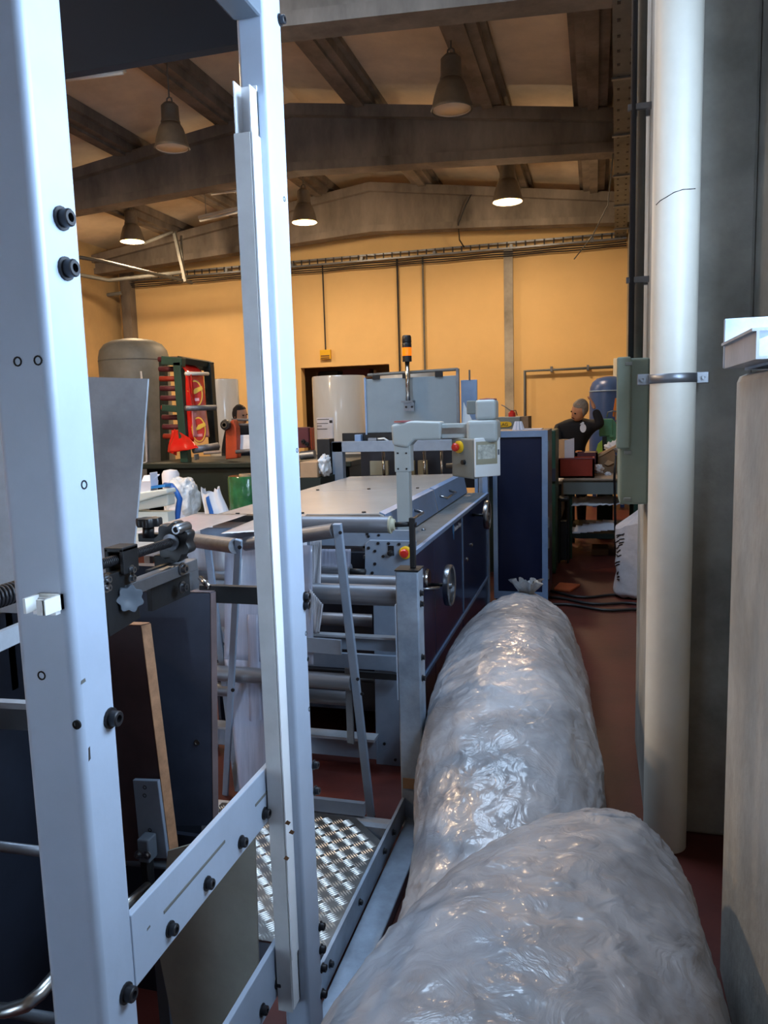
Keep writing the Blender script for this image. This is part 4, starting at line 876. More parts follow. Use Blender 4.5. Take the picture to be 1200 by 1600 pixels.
film([(-4.421, 7.5, 1.452), (-4.185, 7.4, 1.354), (-4.058, 7.35, 1.245), (-4.442, 7.4, 1.194)], 'film_pile', 'red_film', pp_, amp=.035, sd=5)
film([(-4.512, 7.6, 1.438), (-4.418, 7.6, 1.435), (-4.381, 7.45, 1.163), (-4.517, 7.5, 1.203)], 'film_pile', 'red_film', pp_, amp=.02, sd=6)
def emblem(cx_, cy_, Y, s, par):
    c = Vector((cx_, Y, cy_))
    for k, (rx, rz, mt, d) in enumerate(((.085, .145, 'logo_red', 0), (.078, .135, 'logo_yellow', .003), (.066, .12, 'emblem_red', .006))):
        MB().prism([c+Vector((rx*s*math.cos(a)*.8, -d-.012-rx*s*math.cos(a)*-.5, rz*s*math.sin(a))) for a in [2*PI*i/24 for i in range(24)]], (0, -.003, 0)).build('emblem_ring', mt, par)
    MB().prism([c+Vector((x*s*.8, -.022+x*s*.5, z*s)) for x, z in ((-.085, .03), (-.02, .02), (.0, .05), (.075, .075), (.085, .04), (.01, .0), (-.03, -.01))], (0, -.003, 0)).build('emblem_flash', 'logo_yellow', par)
    MB().prism([c+Vector((x*s*.8, -.022+x*s*.5, z*s)) for x, z in ((-.04, -.05), (.04, -.045), (.04, -.075), (-.04, -.08))], (0, -.003, 0)).build('emblem_text', 'pink_film', par)
e = (-4.162, 7.58, 1.823); emblem(e[0], e[2], 7.56, 1.05, pp_)
e = (-4.13, 7.56, 1.437); emblem(e[0], e[2], 7.53, 1.0, pp_)
for y_, x0_, x1_ in (((-4.209, 7.4, 1.667), 0, 0),):
    MB().cyl((-4.209, 7.4, 1.667), (-4.012, 7.7, 1.668), .03, 14).build('guide_roller', 'roller_steel', pp_, True)
MB().cyl((-4.14, 7.4, 1.224), (-4.015, 7.7, 1.248), .04, 16).build('guide_roller', 'roller_steel', pp_, True)
MB().cyl((-4.195, 7.42, 2.03), (-4.113, 7.76, 2.04), .02, 12).build('guide_roller', 'film_roll_top', pp_, True)
MB().cyl((-4.029, 7.4, 1.188), (-3.877, 7.5, 1.194), .018, 10).build('tool_bar', 'wood_top', pp_)
MB().box((-4.125, 7.36, 1.117), (-4.11, 7.45, 1.179)).build('stop_block', 'conduit', pp_, bevel=.006)
# orange rewind arm
oa = thing('rewind_arm', (-3.711, 7.4, 1.116), 'orange rewind arm with black disc and rods on the green press', 'machine')
MB().prism([(-3.756, 7.4, 1.48), (-3.664, 7.4, 1.538), (-3.632, 7.4, 1.45), (-3.637, 7.4, 1.128), (-3.778, 7.4, 1.117)], (0, .1, 0)).build('arm', 'orange_paint', oa, bevel=.012)
ctr = (-3.731, 7.38, 1.48)
MB().lathe(ctr, [(.055,0),(.058,.02),(.05,.045),(.02,.05),(0,.05)], 28, (0, -1, 0)).build('disc', 'black_plastic', oa, 'auto')
MB().lathe((ctr[0], ctr[1]-.05, ctr[2]), [(.03,0),(.03,.006),(.02,.006),(.02,.0)], 20, (0, -1, 0)).build('disc_ring', 'bolt_steel', oa, 'auto')
MB().cyl((-3.729, 7.5, 1.531), (-3.201, 7.6, 1.516), .014, 10).build('rod', 'roller_steel', oa, True)
MB().cyl((-3.687, 7.5, 1.476), (-3.203, 7.6, 1.476), .014, 10).build('rod', 'roller_steel', oa, True)
MB().cyl((-3.63, 7.35, 1.198), (-3.209, 7.5, 1.224), .02, 10).build('rod', 'roller_steel', oa, True)
tag(sheet([(-3.664, 7.5, 1.367), (-3.464, 7.5, 1.37), (-3.449, 7.48, 1.209), (-3.657, 7.48, 1.192)], 10, 8, .01, 11).build('white_cloth', 'white_cloth', None, True, thick=.012), 'white cloth hanging over a rod beside the orange arm', 'cloth')
# second arm right of the middle post
oa2 = thing('rewind_arm', (-2.849, 7.4, 1.223), 'dark red rewind arm seen just right of the tall middle post', 'machine')
MB().box((-2.983, 7.42, 1.224), (-2.835, 7.5, 1.436)).build('arm', 'wine', oa2, bevel=.01)
MB().box((-2.808, 7.4, 1.203), (-2.8, 7.5, 1.428)).build('end_plate', 'orange_paint', oa2, bevel=.005)
MB().cyl((-2.914, 7.38, 1.147), (-2.76, 7.38, 1.158), .045, 16).build('roller', 'dull_steel', oa2, 'auto')
for px in ((-2.891, 7.41, 1.289), (-2.851, 7.41, 1.262)): inst(bolt_mesh, 'bolt', oa2, px, RY, 1.6)

# film rolls standing on the floor
def roll(x0, x1, top, Y, lab, core=True):
    x = (x0+x1)/2; r = (x1-x0)/2
    t = thing('film_roll', (x, Y, 0), lab, 'film roll', 'upright rolls of clear film')
    MB().box((x-r*.95, Y-r*.95, 0), (x+r*.95, Y+r*.95, .12)).build('pallet', 'kraft', t, bevel=.01)
    MB().lathe((x, Y, .12), [(r*.985,0),(r,.02),(r*.99,(top-.12)*.5),(r*.965,(top-.12)*.51),(r,(top-.12)*.53),(r*1.0,top-.14),(r*.98,top-.12),(.09,top-.12)], 56).build('roll', 'film_roll', t, 'auto')
    MB().lathe((x, Y, top-.02), [(.09,0),(.09,.03),(.075,.03),(.075,.0)], 24).build('core', 'kraft', t, 'auto')
    return t
roll(-4.993, -4.572, 2.059, 9.4, 'shiny film roll standing just right of the red printed film')
roll(-4.594, -4.149, 2.086, 9.8, 'shiny film roll partly hidden behind the middle post')
big = roll(-3.418, -2.754, 2.025, 9.2, 'wide film roll with a paper label left of the grey guard panel')
roll(-2.490, -1.777, 2.004, 8.9, 'film roll peeking over the top of grey guard panel')
# label on the big roll
rx0, rx1 = -3.418, -2.754; rc = (rx0+rx1)/2; rr = (rx1-rx0)/2+.002
za, zb2_ = 1.149, 1.523
def lab(u, v): a = math.radians(228+ 46*u); return Vector((rc+rr*math.cos(a), 9.2+rr*math.sin(a), za+(zb2_-za)*v))
lo = MB().grid(lab, 10, 3).build('paper_label', 'paper', big, True, thick=.002)
rr += .003
for k, (v, u0, u1) in enumerate(((.93, .1, .8), (.80, .05, .75), (.72, .05, .4), (.62, .05, .7), (.2, .05, .4), (.12, .05, .5))):
    MB().grid(lambda u, w: lab(u0+(u1-u0)*u, v+.02*w), 6, 1).build('print_line', 'ink', lo, thick=.001)
MB().grid(lambda u, w: lab(.82+.14*u, .82+.09*w), 3, 1).build('print_line', 'ink', lo, thick=.001)

# people
def skin_body(name, verts, edges, radii, mt, parent, root=0):
    me = bpy.data.meshes.new(name); off = wloc(parent); me.from_pydata([Vector(v)-off for v in verts], edges, [])
    me.materials.append(MATS[mt]); o = bpy.data.objects.new(name, me); COL.objects.link(o); o.parent = parent
    md = o.modifiers.new('skin', 'SKIN'); md.use_smooth_shade = True
    for i, rr_ in enumerate(radii): me.skin_vertices[0].data[i].radius = (rr_ if isinstance(rr_, tuple) else (rr_, rr_))
    me.skin_vertices[0].data[root].use_root = True
    sb_ = o.modifiers.new('sub', 'SUBSURF'); sb_.levels = 1; sb_.render_levels = 2
    return o
def person(base, joints, label, hairmat, cloth, legs):
    """joints: dict of world points"""
    t = thing('person', base, label, 'person'); J_ = joints
    names = ['pelvis', 'waist', 'chest', 'neck', 'shl', 'ell', 'wrl', 'shr', 'elr', 'wrr', 'hipl', 'knl', 'anl', 'tol', 'hipr', 'knr', 'anr', 'tor']
    ids = {n: i for i, n in enumerate(names)}
    ed = [('pelvis','waist'),('waist','chest'),('chest','neck'),('chest','shl'),('shl','ell'),('ell','wrl'),('chest','shr'),('shr','elr'),('elr','wrr'),('pelvis','hipl'),('hipl','knl'),('knl','anl'),('anl','tol'),('pelvis','hipr'),('hipr','knr'),('knr','anr'),('anr','tor')]
    rad = [(.15,.11),(.14,.11),(.17,.13),.065,.085,.062,.045,.085,.062,.045,.10,.07,.05,.045,.10,.07,.05,.045]
    skin_body('body', [J_[n] for n in names], [(ids[a], ids[b]) for a, b in ed], rad, cloth, t)
    h = Vector(J_['head']); f = Vector(J_['face']).normalized(); up = (h-Vector(J_['neck'])).normalized(); side = f.cross(up).normalized()
    M = Matrix((side, f, up)).transposed().to_4x4(); M.translation = h
    mb = MB(); mb.lathe((0,0,0), [(0,-.125),(.035,-.118),(.06,-.09),(.074,-.04),(.08,.02),(.074,.07),(.05,.11),(0,.125)], 22)
    mb.v = [M @ Vector((p.x, p.y*1.18, p.z)) for p in mb.v]; hd = mb.build('head', 'skin', t, True)
    mb = MB(); mb.add([M @ Vector(p) for p in ((-.014,.088,-.035),(.014,.088,-.035),(0,.118,-.032),(0,.094,.02))], [(0,1,2),(0,2,3),(1,3,2),(0,3,1)]); mb.build('nose', 'skin', hd)
    for s in (-1, 1):
        mb = MB(); mb.lathe((0,0,0), [(0,-.008),(.011,-.004),(.011,.004),(0,.008)], 8); mb.v = [M @ (p+Vector((s*.03,.088,.01))) for p in mb.v]; mb.build('eye', 'hole', hd, True)
        mb = MB(); mb.lathe((0,0,0), [(0,-.03),(.014,-.015),(.016,.012),(0,.03)], 8); mb.v = [M @ (Vector((p.x*.5+s*.082, p.y, p.z))+Vector((0,-.005,0))) for p in mb.v]; mb.build('ear', 'skin', hd, True)
    mb = MB(); mb.box((-.024,.082,-.068),(.024,.088,-.060)); mb.v = [M @ p for p in mb.v]; mb.build('mouth', 'wine', hd)
    mb = MB()
    def hf_(u, v):
        a = 2*PI*u; el = -.35+1.92*v
        rr2 = .092; fr = math.sin(a) > .35
        if fr: el = max(el, .55)
        k = 1+.05*noise.noise(Vector((math.cos(a)*9, math.sin(a)*9, el*9)))
        return M @ Vector((rr2*k*math.cos(el)*math.cos(a), rr2*1.16*k*math.cos(el)*math.sin(a)-.006, .012+.125*k*math.sin(el)))
    mb.grid(hf_, 28, 10); mb.build('hair', hairmat, hd, True)
    for w, e_ in (('wrl', 'ell'), ('wrr', 'elr')):
        a = Vector(J_[w]); d = (a-Vector(J_[e_])).normalized(); u, v, _ = frame(d)
        vs = [a, a+d*.05, a+d*.09]; es = [(0,1),(1,2)]; rs_ = [(.026,.02),(.036,.018),(.034,.016)]
        for k in range(4):
            o = (k-1.5)*.019; b0 = len(vs); vs += [a+d*.095+u*o, a+d*(.13+.008*(k in (1,2)))+u*o*1.1+v*.008, a+d*(.155+.012*(k in (1,2)))+u*o*1.1+v*.025]; es += [(2,b0),(b0,b0+1),(b0+1,b0+2)]; rs_ += [.009,.0085,.008]
        b0 = len(vs); vs += [a+d*.045+u*.04, a+d*.08+u*.058+v*.01]; es += [(1,b0),(b0,b0+1)]; rs_ += [.011,.009]
        skin_body('hand', vs, es, rs_, 'skin', t)
    for s in ('l', 'r'):
        a = Vector(J_['an'+s]); MB().box((a.x-.045, a.y-.17, 0), (a.x+.045, a.y+.06, .08)).build('shoe', 'black_plastic', t, bevel=.03, seg=3)
    return t
bx_, by_ = -.20, 9.35
wk = person((bx_, by_, 0), dict(pelvis=(-.27,9.55,.93), waist=(-.27,9.48,1.08), chest=(-.24,9.38,1.27), neck=(-.20,9.30,1.42), head=(-.185,9.25,1.52), face=(-.75,-.6,-.35),
    shl=(-.42,9.36,1.30), ell=(-.47,9.20,1.08), wrl=(-.27,9.02,.985), shr=(-.05,9.36,1.34), elr=(.055,9.22,1.36), wrr=(-.01,9.24,1.53),
    hipl=(-.37,9.56,.88), knl=(-.38,9.50,.48), anl=(-.38,9.55,.09), tol=(-.38,9.43,.05), hipr=(-.17,9.56,.88), knr=(-.16,9.5,.48), anr=(-.16,9.55,.09), tor=(-.16,9.43,.05)),
    'grey haired person in dark sweater bending over bench with one hand raised', 'hair', 'cloth_black', None)
cx0 = (-0.139, 9.14, 1.318)
MB().prism([Vector(cx0)+Vector((.035*math.cos(a), 0, .05*math.sin(a))) for a in [2*PI*i/16 for i in range(16)]], (0, .03, 0)).build('chest_print', 'decal_white', wk)
MB().prism([(-0.175, 9.14, 1.363), (-0.161, 9.14, 1.377), (-0.139, 9.14, 1.391), (-0.125, 9.14, 1.376), (-0.146, 9.14, 1.355)], (0, .03, 0)).build('chest_print', 'decal_white', wk)
x2, y2 = -4.281, 8.9
person((x2, y2, 0), dict(pelvis=(x2,y2,.9), waist=(x2,y2,1.05), chest=(x2,y2,1.28), neck=(x2,y2-.02,1.46), head=(x2,y2-.04,1.58), face=(.9,-.4,-.05),
    shl=(x2-.19,y2,1.36), ell=(x2-.24,y2-.02,1.1), wrl=(x2-.14,y2-.22,1.0), shr=(x2+.19,y2,1.36), elr=(x2+.24,y2-.02,1.1), wrr=(x2+.16,y2-.22,1.02),
    hipl=(x2-.09,y2,.86), knl=(x2-.1,y2-.02,.46), anl=(x2-.1,y2,.08), tol=(x2-.1,y2-.12,.05), hipr=(x2+.09,y2,.86), knr=(x2+.1,y2-.02,.46), anr=(x2+.1,y2,.08), tor=(x2+.1,y2-.12,.05)),
    'dark haired person in black top standing between two film rolls', 'hair_dark', 'cloth_black', None)

# things on the bench left of the machine
sb1 = thing('side_bench', (-3.25, 5.4, 0), 'low steel bench holding white boxes and sacks left of the machine', 'bench')
MB().box((-4.3, 4.6, .62), (-2.35, 6.6, .66)).build('bench_top', 'sheet_grey', sb1, bevel=.004)
for x in (-4.2, -2.45):
    for y in (4.7, 6.5): MB().box((x-.03, y-.03, 0), (x+.03, y+.03, .62)).build('leg', 'plate_blue', sb1)
Z0 = .66
wm = thing('label_printer', (-3.158, 5, 0.923), 'cream office machine with open flap on the steel bench', 'machine')
MB().prism([(-3.378, 5, 0.874), (-3.035, 5, 0.923), (-3.029, 5, 1.009), (-3.374, 5, 0.932)], (0, .10, 0)).build('lower_case', 'cream_case', wm, bevel=.01)
MB().prism([(-3.354, 4.97, 0.931), (-3.015, 4.97, 1.017), (-3.024, 4.97, 1.05), (-3.347, 4.97, 1.012)], (0, .13, 0)).build('upper_case', 'cream_case', wm, bevel=.01)
MB().prism([(-3.163, 4.99, 1.048), (-3.045, 4.99, 1.062), (-3.044, 4.99, 1.081), (-3.162, 4.99, 1.067)], (0, .08, 0)).build('blue_band', 'decal_blue', wm)
MB().box((-3.406, 5.0, Z0), (-3.044, 5.1, 0.875)).build('stand', 'cream_case', wm)
cb = thing('carton', (-3.285, 5.1, 1.008), 'small white open carton on top of the cream machine', 'box')
MB().prism([(-3.313, 5, 1.009), (-3.178, 5, 1.009), (-3.165, 5, 1.104), (-3.295, 5, 1.095)], (0, .1, 0)).build('carton_body', 'paper', cb)
MB().prism([(-3.246, 5, 1.104), (-3.165, 5, 1.104), (-3.155, 5.1, 1.138), (-3.292, 5.1, 1.129)], (0, .01, .01)).build('flap', 'paper', cb)
tag(MB().box((-3.162, 4.99, 1.067), (-3.168, 5.09, 1.168)).build('small_box', 'paper', bevel=.004), 'tiny white box standing behind the open carton', 'box')
hs = MB().tube([(-3.233, 5.3, 1.047), (-3.118, 5.2, 1.051), (-3.048, 5.15, 1.002), (-3.025, 5.15, 0.954), (-3.04, 5.15, 0.895), (-3.056, 5.15, 0.817), (-3.058, 5.15, 0.709)], .022, 10).build('blue_hose', 'hose_blue', smooth=True)
tag(hs, 'blue curved hose hanging right of the cream machine', 'hose')
def blob(o, rx, ry, rz, seed, amp=.12, flat=True, n=40, m=26, ex=.8):
    def fn(u, v):
        a = 2*PI*u; b = -PI/2+PI*v; d = Vector((math.cos(b)*math.cos(a), math.cos(b)*math.sin(a), math.sin(b)))
        k = 1+amp*noise.noise(d*2.2+Vector((seed, 0, 0)))+amp*.6*noise.noise(d*6+Vector((0, seed, 0)))
        f = lambda q: math.copysign(abs(q)**ex, q)
        p = Vector((rx*f(d.x)*k, ry*f(d.y)*k, rz*f(d.z)*k)); p.z = max(p.z, -rz*.97); return Vector(o)+p
    return MB().grid(fn, n, m)
c = (-3.38, 5.8, 0.906)
t = thing('wrapped_bundle', (c[0], 5.8, Z0), 'crinkled clear wrap bundle beside the blue hose', 'bundle')
blob((c[0], 5.8, (Z0+1.058)/2), .13, .14, (1.058-Z0)/2, 4, .2).build('wrap', 'white_wrap', t, True)
MB().lathe((c[0]+.0, 5.75, Z0), [(.10,0),(.11,.02),(.10,.16),(.0,.16)], 20).build('inner_roll', 'paper', t, 'auto')
c = (-3.72, 6.2, 1.095)
tag(MB().lathe((c[0], 6.2, Z0), [(0,0),(.075,0),(.078,c[2]-Z0-.03),(.06,c[2]-Z0),(0,c[2]-Z0+.01)], 20).build('paper_roll', 'paper', smooth='auto'), 'pale rounded paper roll standing behind the crinkled bundle', 'roll')
c = (-2.989, 5.6, 0.876); hz_ = (0.970-Z0)
t = thing('carrier_bag', (c[0], 5.6, Z0), 'white plastic carrier bag standing before the green press', 'bag')
def cb_(u, v):
    a = 2*PI*u; k = 1-.35*v+.0*v; rx = .115*k*(1+.12*math.sin(a*3+v*2)); ry = .08*k*(1-.3*v)
    dip = .10*v*v*(math.cos(a*2+.3) < 0) if v > .5 else 0
    return Vector((c[0]+rx*math.cos(a)+.02*math.sin(v*5), 5.6+ry*math.sin(a)+.01*math.sin(a*5), Z0+hz_*1.08*v-dip*.4+.012*math.sin(a*4)*v))
MB().grid(cb_, 40, 12).build('sack', 'white_cloth', t, True)
MB().grid(lambda u, v: cb_(.72+.06*u, .3+.6*v)+Vector((0, -.006, 0)), 3, 8).build('print_stripe', 'hose_blue', t, True)
c = (-2.975, 6.2, 0.833)
gr = thing('green_wrapped_roll', (c[0], 6.2, Z0), 'dark green shrink-wrapped roll standing under the press', 'roll')
rg = (-2.812--3.133)/2; tz = 1.043
MB().lathe((c[0], 6.2, Z0), [(rg*.97,0),(rg,.02),(rg,tz-Z0-.02),(rg*.95,tz-Z0),(.06,tz-Z0)], 40).build('roll', 'green_wrap', gr, 'auto')
MB().lathe((c[0], 6.2, tz-.02), [(.06,0),(.06,.035),(.045,.035),(.045,0)], 20).build('core', 'cardboard', gr, 'auto')
cbx = thing('cardboard_box', (-2.354, 6.2, 0.956), 'pale cardboard box with crumpled plastic on the hood behind middle post', 'box')
a = (-2.183, 5.5, 1.014); b = (-2.044, 5.5, 1.199)
MB().box((a[0], 5.5, 1.08), (b[0], 5.8, b[2])).build('carton_body', 'cardboard', cbx, bevel=.003)
blob((b[0]+.025, 5.6, 1.16), .04, .08, .08, 5, .35).build('crumpled_plastic', 'white_wrap', cbx, True)
MB().box((a[0]-.05, 5.48, 0), (b[0]+.03, 5.82, 1.079)).build('stand', 'green_dark', cbx)

# store room shelf seen through the opening
ss = thing('store_shelf', (-5.0, 14.8, 0), 'pale shelf unit with boxes inside the far wall opening', 'shelf')
for x in (-5.42, -4.2): MB().box((x, 14.7, 0), (x+.05, 15.1, 2.4)).build('upright', 'cardboard', ss)
for z in (.5, 1.0, 1.5, 1.9, 2.25): MB().box((-5.42, 14.7, z), (-4.15, 15.1, z+.04)).build('shelf_board', 'wood_top', ss)
for x, z, w, h, mt, lab in ((-5.3, 1.54, .25, .2, 'crate_red', 'red'), (-5.0, 1.54, .3, .16, 'black_plastic', 'black'), (-5.35, 1.04, .3, .25, 'green_light', 'green'), (-5.35, 2.29, .4, .13, 'black_plastic', 'long black'), (-4.85, 2.29, .55, .15, 'wine', 'long wine red')):
    tag(MB().box((x, 14.72, z), (x+w, 15.05, z+h)).build('storage_box', mt, bevel=.01), lab + (' box on the top shelf of the store room' if z > 2 else ' box on a lower shelf of the store room'), 'box', 'boxes in the store room')

# ================================================================== BACKGROUND, RIGHT
# dark case with a yellow badge behind the cabinet, oil can and paper fan
da, db = (-0.904, 7.3, 1.485), (-0.68, 7.3, 1.253)
dk = thing('equipment_case', (da[0], 7.4, 0), 'dark brown case with yellow oval badge behind the blue cabinet', 'box')
MB().box((da[0]-.1, 7.3, 1.2), (db[0], 7.7, da[2])).build('case', 'pendant_dark', dk, bevel=.006)
MB().box((db[0], 7.32, 1.2), (-0.607, 7.7, da[2])).build('end_panel', 'kraft', dk)
MB().box((da[0]-.1, 7.3, 0), (db[0]+.05, 7.7, 1.2)).build('stand', 'green_dark', dk)
bc = Vector((-0.833, 7.298, 1.417))
MB().prism([bc+Vector((.075*math.copysign(abs(math.cos(a))**.7, math.cos(a)), 0, .026*math.copysign(abs(math.sin(a))**.7, math.sin(a)))) for a in [2*PI*i/28 for i in range(28)]], (0, -.004, 0)).build('badge', 'logo_yellow', dk)
text('badge_text', 'LAG', .042, (bc.x-.038, 7.2925, bc.z-.015), (PI/2, 0, 0), 'ink', dk)
oc = thing('oil_can', (-0.771, 7.45, 1.492), 'small red oil can with thin spout on the dark case', 'oil can')
o_ = (-0.771, 7.45, 1.479)
MB().lathe((o_[0], 7.45, da[2]), [(.034,0),(.034,.035),(.02,.05),(.008,.06),(0,.06)], 18).build('can', 'red_plastic', oc, 'auto')
MB().tube([(o_[0]-.01, 7.45, da[2]+.055), (o_[0]-.07, 7.45, da[2]+.10), (o_[0]-.10, 7.45, da[2]+.115)], .005, 6).build('spout', 'bolt_steel', oc)
MB().tube([(o_[0]+.01, 7.45, da[2]+.055), (o_[0]+.035, 7.45, da[2]+.06), (o_[0]+.05, 7.45, da[2]+.01)], .005, 6).build('handle', 'wine', oc)
fn_ = (-0.611, 6.4, 1.389)
pf = thing('paper_fan', (fn_[0], 6.4, 1.385), 'small white pleated paper cup on top of the blue cabinet', 'paper')
mb = MB(); mb.grid(lambda u, v: Vector((fn_[0]+(.045-.02*v)*(1+.15*math.cos(u*2*PI*9))*math.cos(2*PI*u), 6.4+(.045-.02*v)*(1+.15*math.cos(u*2*PI*9))*math.sin(2*PI*u), 1.385+.07*v)), 54, 3)
mb.build('pleated_cup', 'paper', pf, thick=.002)
tag(MB().box((fn_[0]+.04, 6.35, 1.385), (fn_[0]+.19, 6.55, 1.392)).build('loose_sheet', 'paper'), 'flat loose paper lying on the blue cabinet top', 'paper')
tq = thing('green_machine_side', (-0.398, 7.4, 0), 'teal side casing standing right behind the blue cabinet', 'machine')
MB().box((-0.439-.1, 7.3, 0), (-0.356, 7.9, 1.353)).build('casing', 'green_paint', tq, bevel=.01)
MB().box((-0.439-.1, 7.28, .88), (-0.356, 7.3, 1.0)).build('band', 'navy_dark', tq)
# blue air tank
bt = thing('air_tank', (.19, 12.3, 0), 'tall blue domed air tank against the far wall', 'tank')
r = .29
MB().lathe((.195, 12.3, .25), [(r*.6,0),(r*.95,.08),(r,.16),(r,1.52),(r*.97,1.60),(r*.85,1.68),(r*.6,1.735),(r*.25,1.76),(0,1.765)], 40).build('shell', 'tank_blue', bt, 'auto')
for a in (.5, 2.6, 4.7): MB().box((.195+.24*math.cos(a)-.03, 12.3+.24*math.sin(a)-.03, 0), (.195+.24*math.cos(a)+.03, 12.3+.24*math.sin(a)+.03, .4)).build('leg', 'tank_blue', bt)
MB().lathe((.195, 12.3, 1.78), [(r+.001,0),(r+.008,.01),(r+.001,.02)], 40).build('weld_seam', 'frame_blue', bt, True)
# sewing / sealing bench machine in green
gm = thing('green_sealer', (.2, 9.4, 0), 'pale green bench machine head on a post near the right wall', 'machine')
MB().box((0.039, 9.4, 1.21), (0.192, 9.55, 1.413)).build('head', 'green_light', gm, bevel=.012)
MB().prism([(0.189, 9.42, 1.415), (0.225, 9.42, 1.369), (0.299, 9.42, 1.144), (0.25, 9.42, 1.056), (0.127, 9.42, 1.042), (0.105, 9.42, 1.193)], (0, .1, 0)).build('body', 'green_light', gm, bevel=.008)
MB().box((0.076, 9.38, 1.038), (0.126, 9.42, 1.207)).build('post', 'green_dark', gm)
MB().box((.02, 9.35, 0), (.2, 9.5, 1.036)).build('pedestal', 'green_dark', gm)
MB().lathe((0.176, 9.4, 1.215), [(.018,0),(.018,.03),(0,.03)], 14, (0, -1, 0)).build('knob', 'green_light', gm)
wb = MB().prism([(0.201, 9.6, 1.336), (0.316, 9.6, 1.439), (0.392, 9.6, 1.135), (0.261, 9.6, 1.137)], (0, .15, 0)).build('hanging_apron', 'wine', bevel=.01)
tag(wb, 'wine red cloth hanging behind the green machine head', 'cloth')
oc2 = MB(); oc2.prism([(0.219, 9.55, 1.652), (0.24, 9.55, 1.651), (0.213, 9.55, 1.427), (0.192, 9.55, 1.443)], (0, .02, 0)).prism([(0.226, 9.53, 1.629), (0.247, 9.53, 1.621), (0.242, 9.53, 1.404), (0.221, 9.53, 1.39)], (0, .02, 0))
tag(oc2.build('orange_strap', 'cloth_orange'), 'orange strap hanging in front of the blue tank', 'strap')
MBw = MB().tube([(0.125, 9.5, 1.43), (0.14, 9.5, 1.49), (0.19, 9.5, 1.503), (0.298, 9.5, 1.485)], .008, 6)
tag(MBw.build('wire_hanger', 'bolt_steel', smooth=True), 'thin bent wire above the green machine head', 'wire')
lm = MB().prism([(-0.003, 9.2, 1.012), (0.025, 9.2, 1.129), (0.074, 9.2, 1.173), (0.082, 9.2, 0.996)], (0, .1, 0)).build('lime_folder', 'lime', bevel=.004)
tag(lm, 'lime green folder leaning beside the green machine post', 'folder')
# work bench with crates
wt = thing('work_bench', (0, 8.6, 0), 'low wooden topped work bench with a cluttered shelf underneath', 'bench')
za = 0.837
MB().box((-0.315, 8.0, za-.02), (.45, 9.2, za)).build('bench_top', 'wood_top', wt, bevel=.004)
MB().box((-0.315, 8.02, za-.16), (.45, 8.05, za-.02)).build('apron', 'pendant_dark', wt)
for x in (-0.253, .40):
    for y in (8.1, 9.1): MB().box((x-.025, y-.025, 0), (x+.025, y+.025, za-.02)).build('leg', 'green_paint', wt)
zs = 0.263
MB().box((-0.240, 8.08, zs-.05), (.42, 9.1, zs)).build('lower_shelf', 'green_dark', wt)
wt2 = thing('work_bench', (-.55, 8.5, 0), 'dark bench seen between the blue cabinet and wooden bench', 'bench')
zc = 0.795
MB().box((-1.0, 8.2, zc-.03), (-0.310-.02, 9.2, zc)).build('bench_top', 'paper', wt2)
MB().box((-1.0, 8.22, zc-.4), (-0.323-.02, 9.1, zc-.03)).build('cupboard', 'navy_dark', wt2)
for x in (-.95, -.42): MB().box((x-.03, 8.3, 0), (x+.03, 8.36, zc-.4)).build('leg', 'green_paint', wt2)
# white cloth and papers on the lower shelf
a, b = (-0.235, 8.06, 0.656), (0.312, 8.06, 0.558)
tag(sheet([(-0.241, 8.3, 0.622), (0.345, 8.3, 0.616), (0.336, 8.07, 0.57), (-0.235, 8.07, 0.555)], 40, 8, .02, 21, .006).build('folded_plastic', 'white_cloth', None, True, thick=.01), 'folded white plastic sheet under the bench top', 'plastic')
def crum(px, lab, seed, s=.08, mt='white_cloth'):
    tag(blob(px, s, s*.8, s*.8, seed, .5, ex=1).build('crumpled_paper', mt, smooth=True), lab, 'paper', 'crumpled papers on the bench')
crum((0.181, 8.9, 1.105), 'crumpled white paper high in the tilted carton', 1, .075); crum((0.272, 9, 1.148), 'crumpled white paper against the electrical box', 2, .07)
crum((0.024, 8.4, 0.903), 'crumpled white paper right of the red crate', 3, .055); crum((0.128, 8.4, 0.848), 'small blue white paper scrap on bench top', 4, .03)
for i in range(6):
    x0 = 900+i*9; c = Vector((-0.21, 8.15, 0.263)).lerp(Vector((0.129, 8.15, 0.281)), i/5)
    tag(MB().prism([c+Vector((-.07, -.05, .0+.004*i)), c+Vector((.06, -.06, .004*i)), c+Vector((.09, .16, .012*i+.02)), c+Vector((-.05, .18, .012*i+.03))], (0, 0, .006)).build('loose_sheet', 'paper'), ('leftmost', 'second from left', 'third from left', 'third from right', 'second from right', 'rightmost')[i]+' grey paper sheet on the bench shelf', 'paper', 'papers on the bench shelf')
# crates and cartons on the bench
rc_ = thing('red_crate', (-0.16, 8.15, 0.812), 'large brick red crate on the wooden bench', 'crate')
a, b = (-0.371, 8.1, 0.804), (-0.009, 8.1, 1.031)
x0, x1, z0, z1 = a[0], b[0], za, b[2]
for q in (((x0, 8.1, z0), (x1, 8.12, z1)), ((x0, 8.5, z0), (x1, 8.52, z1)), ((x0, 8.1, z0), (x0+.02, 8.52, z1)), ((x1-.02, 8.1, z0), (x1, 8.52, z1))): MB().box(*q).build('panel', 'crate_red', rc_)
MB().box((x0, 8.1, z0), (x1, 8.52, z0+.02)).build('base', 'crate_red', rc_)
MB().box((x0-.005, 8.095, z1), (x1+.005, 8.125, z1+.012)).build('rim', 'maroon', rc_)
rc2 = thing('maroon_crate', (-0.084, 8.7, 1.007), 'darker maroon crate behind the red crate', 'crate')
a, b = (-0.21, 8.6, 1.008), (0.024, 8.6, 1.067)
